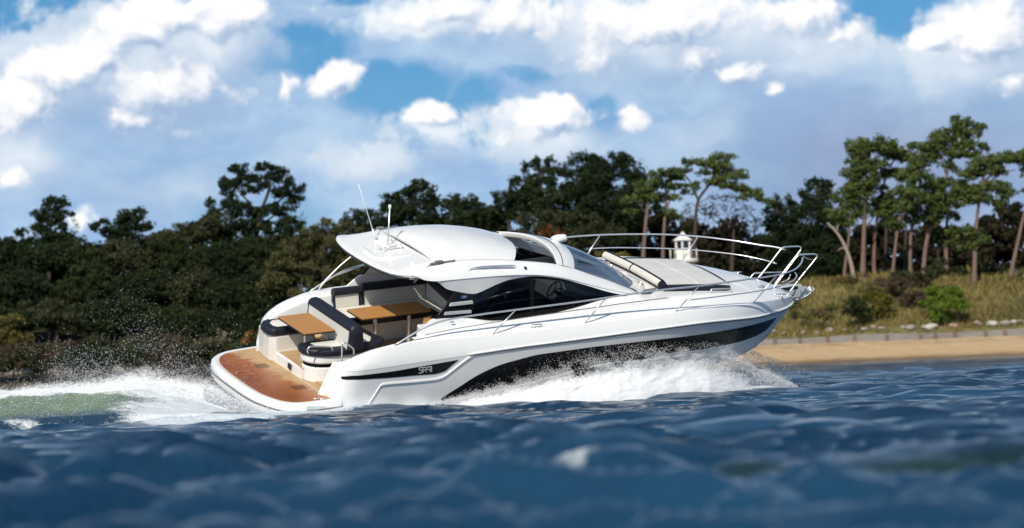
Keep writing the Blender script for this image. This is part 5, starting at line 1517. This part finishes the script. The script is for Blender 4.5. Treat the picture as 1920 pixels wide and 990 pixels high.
tree('pine_tree', 'slim pine with thin crown, third trunk in the beach stand', 'pine tree',
     c4([(590, 300, 40, 26), (560, 360, 52, 26), (620, 345, 38, 22), (560, 430, 58, 30), (610, 470, 46, 26), (540, 500, 44, 24), (500, 600, 40, 18)]), YP-1, PN,
     [(1673, 525), (1678, 470), (1688, 400), (1712, 320)], [[(1685, 420), (1705, 385)]], .115)
tree('pine_tree', 'straight pine in the middle of the beach stand beside the tallest one', 'pine tree',
     c4([(640, 215, 36, 28), (660, 265, 44, 30), (690, 200, 36, 24), (650, 400, 58, 28), (690, 455, 60, 30), (620, 540, 55, 26), (700, 520, 50, 24), (660, 580, 48, 20), (580, 590, 34, 16)]), YP+.5, PN,
     [(1707, 513), (1708, 440), (1722, 360), (1742, 270)], [[(1712, 410), (1740, 365)]], .12)
tree('pine_tree', 'tallest pine of the beach stand with a ragged windswept top', 'pine tree',
     c4([(795, 80, 22, 24), (870, 80, 26, 22), (905, 110, 28, 20), (780, 130, 46, 22), (850, 120, 48, 26), (720, 175, 52, 26), (800, 180, 56, 26), (880, 190, 50, 22), (925, 205, 34, 14), (740, 240, 56, 26), (820, 245, 48, 20), (890, 240, 40, 12), (760, 300, 30, 22), (720, 420, 40, 30), (790, 400, 46, 30), (780, 470, 50, 26)]), YP+1, PN,
     [(1731, 515), (1738, 450), (1760, 380), (1786, 290), (1800, 238)], [[(1775, 330), (1755, 265)], [(1783, 300), (1822, 268)], [(1765, 370), (1750, 330)]], .15)
tree('pine_tree', 'thin pine half hidden behind the yellow green shrub, with low boughs', 'pine tree',
     c4([(760, 560, 42, 20), (720, 650, 46, 22), (790, 640, 44, 22), (760, 690, 40, 18), (690, 680, 34, 16)]), YP+2, PN,
     [(1775, 520), (1774, 460), (1777, 390)], [], .17)
tree('pine_tree', 'broad flat topped pine spreading past the right edge of the photo', 'pine tree',
     c4([(1010, 270, 70, 26), (1100, 255, 70, 24), (1180, 260, 60, 24), (920, 300, 60, 26), (880, 350, 58, 26), (1000, 330, 60, 22), (850, 420, 52, 26), (920, 430, 60, 28), (1000, 410, 58, 26), (1060, 440, 46, 22), (880, 480, 60, 24), (970, 480, 54, 20), (1180, 300, 50, 20), (1040, 490, 30, 14), (890, 650, 52, 26), (930, 690, 40, 18), (870, 715, 30, 16)]), YP-.5, PN,
     [(1827, 522), (1829, 450), (1833, 400), (1842, 340), (1850, 310)], [[(1838, 360), (1870, 330), (1905, 318)], [(1836, 370), (1815, 345)], [(1842, 345), (1880, 305)]], .16)
tree('pine_tree', 'leaning pine at the right edge with its crown mostly out of frame', 'pine tree',
     c4([(1200, 330, 60, 30), (1250, 400, 70, 40), (1190, 420, 40, 22), (1280, 300, 60, 34)]), YP, PN, [(1896, 514), (1905, 470), (1921, 400), (1945, 320)], [], .14)
tree('dead_tree', 'bare leaning dead trunk forking low at the left of the pines', 'dead tree', [], YP-1, PN,
     [(1602, 540), (1597, 500), (1588, 470), (1572, 440), (1551, 418)], [[(1588, 470), (1580, 465), (1571, 470)], [(1568, 435), (1572, 420)]], .15, bark='deadwood')
tree('pine_tree', 'lean grey trunked pine just left of the domed pine', 'pine tree',
     c4([(200, 560, 40, 24), (240, 590, 44, 18)]), YP-.6, PN, [(1581, 542), (1586, 490), (1592, 440), (1594, 400)], [], .12)
for px in (1660, 1697, 1758):
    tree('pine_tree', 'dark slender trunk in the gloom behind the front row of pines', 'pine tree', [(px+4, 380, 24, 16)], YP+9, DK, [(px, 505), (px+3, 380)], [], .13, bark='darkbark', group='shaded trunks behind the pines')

# centre group seen over the bow rail
def c3(L): return fuller([(1160+x/3.8075, 260+y/3.8075, 1.25*rx/3.8075, 1.2*ry/3.8075, *d) for x, y, rx, ry, *d in L], 1)
tree('pine_tree', 'slender pine with the left of two reddish trunks above the bow rail', 'pine tree',
     c3([(280, 245, 70, 34), (340, 225, 50, 26), (230, 330, 80, 42), (190, 385, 60, 36), (80, 440, 60, 28), (140, 430, 60, 36), (220, 420, 50, 30), (60, 520, 50, 26)]), 207., PN, [(1206, 492), (1209, 440), (1214, 390), (1222, 340)], [[(1213, 400), (1190, 378)], [(1217, 370), (1240, 335)]], .17)
tree('pine_tree', 'slender pine with the right of two reddish trunks above the bow rail', 'pine tree',
     c3([(400, 250, 60, 34), (360, 320, 66, 34), (420, 340, 44, 24), (330, 400, 50, 30), (350, 530, 60, 28), (290, 500, 40, 22), (420, 410, 40, 18)]), 208., PN, [(1243, 470), (1246, 420), (1250, 370), (1262, 330)], [[(1249, 390), (1270, 350)]], .15)
tree('pine_tree', 'wide windswept pine arching to the right on a slanting trunk', 'pine tree',
     c3([(490, 165, 46, 26), (560, 160, 60, 26), (620, 175, 46, 24), (480, 225, 50, 22), (430, 270, 44, 18), (710, 130, 42, 30), (770, 150, 40, 30), (690, 185, 56, 34), (760, 210, 60, 36), (660, 235, 60, 30), (740, 275, 66, 34), (830, 260, 56, 34), (880, 240, 30, 30), (660, 300, 60, 28), (760, 330, 70, 28), (840, 340, 66, 26), (910, 370, 56, 26), (970, 410, 50, 24), (1030, 445, 44, 20), (900, 410, 46, 18), (1000, 385, 34, 18), (540, 330, 60, 18), (500, 380, 50, 14)]), 209., PN,
     [(1302, 480), (1304, 420), (1309, 375), (1327, 350), (1340, 325)], [[(1309, 376), (1290, 335), (1262, 312)], [(1332, 345), (1370, 352), (1410, 368)], [(1330, 348), (1352, 310)]], .17, bark='darkbark')
tree('conifer_tree', 'dark pointed conifer, the left spire of three right of the bow', 'conifer', [(1455, 372, 7, 14), (1455, 398, 16, 20), (1452, 428, 24, 24), (1456, 460, 30, 26), (1458, 495, 34, 26)], 211., DK, [(1456, 520), (1456, 365)], [], .2, bark='darkbark')
tree('conifer_tree', 'dark pointed conifer, the middle spire of three right of the bow', 'conifer', [(1481, 374, 7, 12), (1482, 396, 16, 18), (1486, 428, 24, 24), (1490, 462, 32, 28), (1492, 500, 34, 26)], 212., DK, [(1484, 520), (1482, 368)], [], .2, bark='darkbark')
tree('conifer_tree', 'bushy dark conifer, broadest of the three right of the bow', 'conifer', [(1524, 344, 12, 14), (1548, 355, 16, 18), (1520, 372, 24, 20), (1550, 388, 26, 24), (1512, 405, 30, 26), (1556, 425, 34, 26), (1522, 445, 42, 30), (1560, 462, 38, 28), (1530, 490, 50, 28), (1575, 500, 36, 24)], 210., DK, [(1535, 530), (1533, 350)], [], .25, bark='darkbark')
BRC = [(1330, 385, 26, 22), (1360, 380, 30, 26), (1395, 398, 26, 24), (1420, 412, 20, 20), (1300, 400, 24, 24), (1345, 415, 40, 30), (1395, 430, 40, 30), (1420, 450, 34, 26)]
for k, (a_, b_) in enumerate(((0, 4), (4, 8))):
    tree('bare_shrub', ('tall leafless brown shrub with fine twigs under the arching pine', 'broad leafless brown thicket right of the lighthouse')[k], 'shrub', BRC[a_:b_], 212.+2*k, BR_, None, [], .12, leaf=.42, cover=1.6, bark='darkbark', aspect=7., spread=1.3, part='twigs')
# big dark evergreens behind the cabin roof
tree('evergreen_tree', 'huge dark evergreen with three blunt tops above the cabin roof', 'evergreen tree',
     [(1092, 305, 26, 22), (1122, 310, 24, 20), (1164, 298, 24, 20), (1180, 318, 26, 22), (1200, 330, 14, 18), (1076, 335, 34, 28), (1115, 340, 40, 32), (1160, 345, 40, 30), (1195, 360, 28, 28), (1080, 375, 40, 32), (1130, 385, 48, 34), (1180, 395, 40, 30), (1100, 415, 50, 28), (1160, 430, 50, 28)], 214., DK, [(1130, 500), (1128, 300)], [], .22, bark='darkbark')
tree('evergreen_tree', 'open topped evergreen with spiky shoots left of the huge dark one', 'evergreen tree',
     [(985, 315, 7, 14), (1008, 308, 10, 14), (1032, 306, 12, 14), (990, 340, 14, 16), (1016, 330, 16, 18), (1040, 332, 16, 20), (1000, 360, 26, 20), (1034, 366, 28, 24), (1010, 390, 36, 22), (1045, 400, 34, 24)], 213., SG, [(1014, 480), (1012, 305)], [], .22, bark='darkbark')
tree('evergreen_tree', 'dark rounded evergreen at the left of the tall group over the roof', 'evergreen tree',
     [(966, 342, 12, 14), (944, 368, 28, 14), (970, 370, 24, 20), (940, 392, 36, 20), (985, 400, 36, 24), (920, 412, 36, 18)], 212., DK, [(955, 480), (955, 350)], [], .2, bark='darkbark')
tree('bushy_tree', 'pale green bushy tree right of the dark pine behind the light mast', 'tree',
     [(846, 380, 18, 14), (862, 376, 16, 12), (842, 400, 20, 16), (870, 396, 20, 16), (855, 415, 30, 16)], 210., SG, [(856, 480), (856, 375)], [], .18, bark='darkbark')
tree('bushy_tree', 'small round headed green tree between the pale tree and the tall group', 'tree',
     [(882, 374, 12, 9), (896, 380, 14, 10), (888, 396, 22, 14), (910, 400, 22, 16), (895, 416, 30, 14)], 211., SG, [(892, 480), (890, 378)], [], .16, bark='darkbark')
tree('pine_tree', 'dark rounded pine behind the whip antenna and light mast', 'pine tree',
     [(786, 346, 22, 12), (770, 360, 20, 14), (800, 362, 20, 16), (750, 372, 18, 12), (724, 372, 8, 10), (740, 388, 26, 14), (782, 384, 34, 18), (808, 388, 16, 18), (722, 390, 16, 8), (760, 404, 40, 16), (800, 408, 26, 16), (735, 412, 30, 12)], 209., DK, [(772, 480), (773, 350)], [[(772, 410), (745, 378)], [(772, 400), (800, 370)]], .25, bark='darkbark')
tree('bushy_tree', 'low dark tree at the edge of the olive bush behind the roof corner', 'tree',
     [(665, 402, 20, 10), (700, 400, 22, 12), (655, 418, 20, 12), (690, 420, 34, 14), (720, 418, 26, 14)], 211., DK, [(686, 500), (686, 402)], [], .2, bark='darkbark')
tree('olive_bush', 'olive brown bush with a russet patch above the searchlight', 'bush',
     [(985, 412, 24, 14), (1020, 408, 26, 14), (1060, 410, 30, 14), (1105, 418, 28, 16), (1000, 435, 40, 18), (1050, 440, 46, 20), (1110, 445, 44, 20), (1145, 440, 30, 20), (1080, 465, 60, 18), (1020, 465, 50, 16)], 203., OL, None, [], .12, bark='darkbark', part='foliage')
tree('russet_bush', 'small russet leaved bush in front of the olive bush', 'bush', [(1026, 432, 18, 10), (1045, 440, 14, 8)], 201.5, [(.09, .035, .015), (.16, .06, .022), (.20, .09, .035)], None, [], .06, cover=2., leaf=.14, bark='darkbark', part='foliage')
tree('yellow_bush', 'pale yellow green bush showing just over the foredeck', 'bush', [(1130, 482, 22, 9), (1160, 484, 24, 10), (1180, 488, 18, 9)], 199., [(.10, .09, .03), (.17, .15, .05), (.22, .20, .075)], None, [], .06, leaf=.15, bark='darkbark', part='foliage')
# left skyline
tree('umbrella_pine', 'great umbrella pine with sky gaps under its crown, tallest on the left skyline', 'pine tree',
     [(448, 318, 24, 12), (490, 312, 28, 9), (520, 322, 22, 12), (424, 340, 16, 10), (462, 338, 34, 14), (505, 338, 34, 15), (545, 340, 14, 10), (560, 348, 13, 13), (440, 358, 26, 14), (478, 356, 20, 10), (530, 360, 30, 14), (555, 370, 16, 10), (418, 345, 10, 8), (430, 385, 20, 18), (455, 395, 26, 18), (486, 402, 26, 18), (520, 392, 26, 15), (545, 385, 18, 12), (465, 425, 38, 20), (510, 425, 30, 16), (540, 412, 20, 14), (395, 382, 8, 14), (402, 400, 16, 16), (430, 425, 34, 24), (553, 425, 22, 12)], 208., DK,
     [(478, 520), (482, 440), (488, 400), (498, 375), (508, 345)], [[(486, 405), (460, 372), (440, 350)], [(490, 398), (530, 372), (555, 352)], [(484, 425), (520, 400)]], .22, bark='darkbark', cover=4.2)
tree('pine_tree', 'leaning dark pine with a knobbly top at the far left of the skyline', 'pine tree',
     [(104, 376, 24, 9), (118, 384, 14, 10), (90, 390, 14, 10), (70, 402, 14, 9), (92, 406, 28, 12), (114, 404, 16, 10), (80, 424, 26, 12), (108, 424, 18, 10), (85, 442, 28, 12), (120, 445, 20, 10), (44, 436, 9, 10)], 209., DK, [(92, 520), (94, 430), (106, 380)], [[(95, 425), (72, 404)]], .17, bark='darkbark')
tree('pine_tree', 'rounded dark tree between the far left pine and the umbrella pine', 'tree',
     [(244, 398, 22, 9), (228, 412, 16, 10), (262, 410, 14, 10), (195, 420, 14, 8), (180, 424, 7, 9), (240, 424, 36, 14), (210, 434, 30, 12), (272, 428, 12, 10), (240, 446, 46, 14)], 210., DK, [(240, 520), (243, 400)], [], .17, bark='darkbark')
tree('bare_shrub', 'wispy leafless shrub on the skyline beside the far left pine', 'shrub', [(140, 428, 12, 20), (136, 445, 16, 14)], 211., BR_, None, [], .06, leaf=.26, cover=.8, aspect=6, bark='darkbark', part='twigs')
tree('bare_shrub', 'wispy leafless shrub on the skyline right of the umbrella pine', 'shrub', [(566, 408, 10, 14), (560, 425, 12, 14)], 211., BR_, None, [], .06, leaf=.26, cover=.8, aspect=6, bark='darkbark', part='twigs')
tree('olive_bush', 'big olive bush with rounded top behind the cockpit', 'bush',
     [(615, 425, 30, 16), (585, 438, 28, 16), (645, 430, 30, 18), (555, 460, 32, 22), (600, 460, 44, 24), (655, 462, 44, 26), (530, 490, 34, 26), (580, 500, 48, 30), (640, 505, 50, 30), (520, 530, 40, 28), (575, 545, 50, 30), (640, 545, 60, 30), (690, 500, 40, 40)], 200., [(.042, .045, .020), (.080, .080, .034), (.135, .128, .060)], None, [], .25, bark='darkbark', part='foliage')
# mid slope bushes on the left, each its own
_lab = 'dark rounded bush in the dense wooded slope behind the wake'
bush = [(20, 468, 52, 26, 0), (150, 475, 60, 26, 1), (85, 482, 55, 28, 0), (240, 478, 56, 28, 2), (320, 450, 50, 26, 2), (380, 425, 48, 24, 2), (345, 480, 55, 30, 1), (430, 480, 55, 34, 0), (490, 470, 45, 30, 1),
        (40, 530, 64, 34, 0), (150, 535, 66, 34, 1), (260, 535, 66, 36, 0), (360, 540, 64, 36, 2), (450, 545, 58, 38, 0), (510, 575, 50, 34, 1), (95, 585, 66, 34, 2), (210, 590, 66, 36, 0), (315, 595, 66, 36, 1), (415, 605, 60, 34, 0), (20, 600, 50, 34, 1)]
for k, (px, py, rx, ry, pk) in enumerate(bush):
    rr = np.random.default_rng(900+k); cl = [(px+rx*.75*rr.normal()*.6, py+ry*.5*rr.normal()*.6, rx*(.45+.3*rr.random()), ry*(.5+.3*rr.random())) for _ in range(6)]+[(px, py+ry*.3, rx*.9, ry*.8)]
    Yb = 206.-(py-450)/200.*8
    tree('slope_bush', _lab if pk != 2 else 'olive tinged bush on the wooded slope behind the wake', 'bush', cl, Yb, (DK, SG, OL)[pk], None, [], .15, leaf=.17, cover=2.4, bark='darkbark', group='bushes on the dark slope' if pk != 2 else 'olive bushes on the slope', part='foliage')
for k, px in enumerate(range(-60, 600, 44)):
    rr = np.random.default_rng(700+k); py = 655+14*rr.random()+.02*(300-px)
    tree('shore_bush', 'low dark scrub bush at the water edge seen through the flying spray', 'bush', [(px+20*rr.normal(), py+8*rr.normal(), 24+10*rr.random(), 16+6*rr.random()) for _ in range(4)]+[(px, py+16, 36, 18)], 190.5+rr.random(), (DK, SG, BR_, OL)[int(rr.integers(0, 4))], None, [], .06, leaf=.19, cover=2.2, bark='darkbark', group='scrub along the water behind the wake', part='foliage')
tree('yellow_bush', 'yellowing low shrub at the left edge above the spray', 'bush', [(20, 600, 28, 16), (5, 620, 26, 16), (35, 635, 30, 16)], 192., [(.07, .06, .02), (.12, .10, .035), (.17, .145, .05)], None, [], .06, leaf=.16, bark='darkbark', part='foliage')
tree('tan_bush', 'tan reed clump showing through the spray left of the platform', 'bush', [(395, 640, 22, 16), (415, 632, 14, 18), (380, 655, 26, 16)], 191., [(.14, .11, .06), (.22, .17, .10), (.30, .24, .15)], None, [], .05, leaf=.18, cover=1.8, aspect=3, bark='darkbark', part='foliage')
tree('tan_bush', 'olive tan shrub in the middle of the spray behind the wake', 'bush', [(285, 632, 26, 16), (270, 648, 36, 16), (180, 645, 40, 16), (225, 655, 46, 16)], 191.5, OL, None, [], .05, leaf=.16, bark='darkbark', part='foliage')
tree('russet_bush', 'bright orange brown bush just left of the port quarter', 'bush', [(470, 630, 20, 12), (490, 628, 16, 14), (465, 645, 24, 12), (490, 648, 18, 12)], 191., [(.20, .085, .02), (.30, .14, .035), (.36, .18, .05)], None, [], .05, leaf=.16, bark='darkbark', part='foliage')
# bushes on the right-hand bank
tree('green_bush', 'bright green gorse bush in the middle of the grassy bank', 'bush', [(1752, 552, 24, 14), (1786, 550, 26, 14), (1760, 575, 32, 20), (1795, 572, 24, 18), (1765, 592, 26, 12), (1730, 566, 14, 10)], 197., [(.06, .10, .012), (.105, .165, .022), (.16, .22, .04)], None, [], .06, leaf=.13, cover=3., bark='darkbark', part='foliage')
tree('yellow_bush', 'yellow green shrub left of the bright green bush on the bank', 'bush', [(1635, 555, 26, 12), (1655, 562, 26, 14), (1645, 578, 26, 12), (1660, 590, 22, 10)], 197.5, [(.06, .058, .012), (.105, .10, .02), (.16, .145, .035)], None, [], .05, leaf=.13, bark='darkbark', part='foliage')
tree('dark_shrub', 'dark grey green shrub in front of the yellow green one on the bank', 'bush', [(1610, 572, 16, 12), (1603, 584, 16, 10), (1618, 588, 14, 10)], 196.5, DK, None, [], .05, leaf=.13, bark='darkbark', part='foliage')
tree('brown_shrub', 'reddish brown heathy mound under the pine trunks', 'bush', [(1670, 528, 34, 10), (1700, 535, 34, 12), (1715, 555, 26, 14), (1700, 572, 22, 12)], 200., BR_, None, [], .05, leaf=.14, bark='darkbark', part='foliage')
tree('olive_bush', 'windswept olive shrub leaning among the pine trunks', 'bush', [(1690, 516, 22, 8), (1720, 520, 30, 10), (1752, 505, 22, 12), (1765, 492, 14, 8), (1740, 516, 26, 9)], 202., OL, None, [], .06, leaf=.14, bark='darkbark', part='foliage')
tree('dark_shrub', 'low dark bush under the right hand pines', 'bush', [(1800, 512, 24, 9), (1850, 510, 24, 10), (1870, 508, 20, 8)], 207., DK, None, [], .05, leaf=.16, bark='darkbark', part='foliage')
for k in range(24):
    rr = np.random.default_rng(400+k); px = 1425+(k*15.3) % 520+8*rr.normal(); Yb = 197.5+7.*rr.random(); X_ = float(at(px, 580, Yb)[0])
    py = 495+(float(at(px, 495, Yb)[2])-float(ground_z(np.array([X_]), np.array([Yb]))[0]))*FPX/Yb
    w_ = 10+14*rr.random()
    pal_ = (OL, [(.08, .062, .035), (.13, .10, .055), (.19, .15, .085)], [(.05, .06, .02), (.085, .10, .03), (.13, .14, .05)], [(.09, .075, .025), (.15, .12, .042), (.21, .165, .07)])[int(rr.integers(0, 4))]
    tree('bank_scrub', 'knee high mixed scrub clump dotted over the grassy bank', 'shrub', [(px, py-4, w_, 6), (px+w_*.5*rr.normal(), py-7, w_*.6, 6), (px+w_*.5*rr.normal(), py-5, w_*.7, 5)], Yb, pal_, None, [], .03, leaf=.12, cover=2.2, bark='darkbark', group='scrub on the grassy bank', part='foliage')
# continuous wood behind everything
rr = np.random.default_rng(5); cl = []
for px in np.arange(-700, 2700, 34):
    topy = np.interp(px, [-700, 0, 200, 420, 620, 700, 960, 1200, 1300, 1440, 1560, 1700, 1780, 1860, 1960, 2700], [470, 470, 462, 452, 440, 432, 412, 398, 430, 452, 440, 430, 425, 400, 392, 380])
    topy = topy+10*rr.normal()
    bot = np.interp(px, [-700, 600, 1000, 1450, 2700], [705, 690, 540, 545, 530])
    y = topy+14
    while y < bot:
        cl.append((px+12*rr.normal(), y, 30+8*rr.random(), 20+6*rr.random(), 3*rr.random())); y += 26
lf = [c for c in cl if c[0] < 960]; rt = [c for c in cl if c[0] >= 960]
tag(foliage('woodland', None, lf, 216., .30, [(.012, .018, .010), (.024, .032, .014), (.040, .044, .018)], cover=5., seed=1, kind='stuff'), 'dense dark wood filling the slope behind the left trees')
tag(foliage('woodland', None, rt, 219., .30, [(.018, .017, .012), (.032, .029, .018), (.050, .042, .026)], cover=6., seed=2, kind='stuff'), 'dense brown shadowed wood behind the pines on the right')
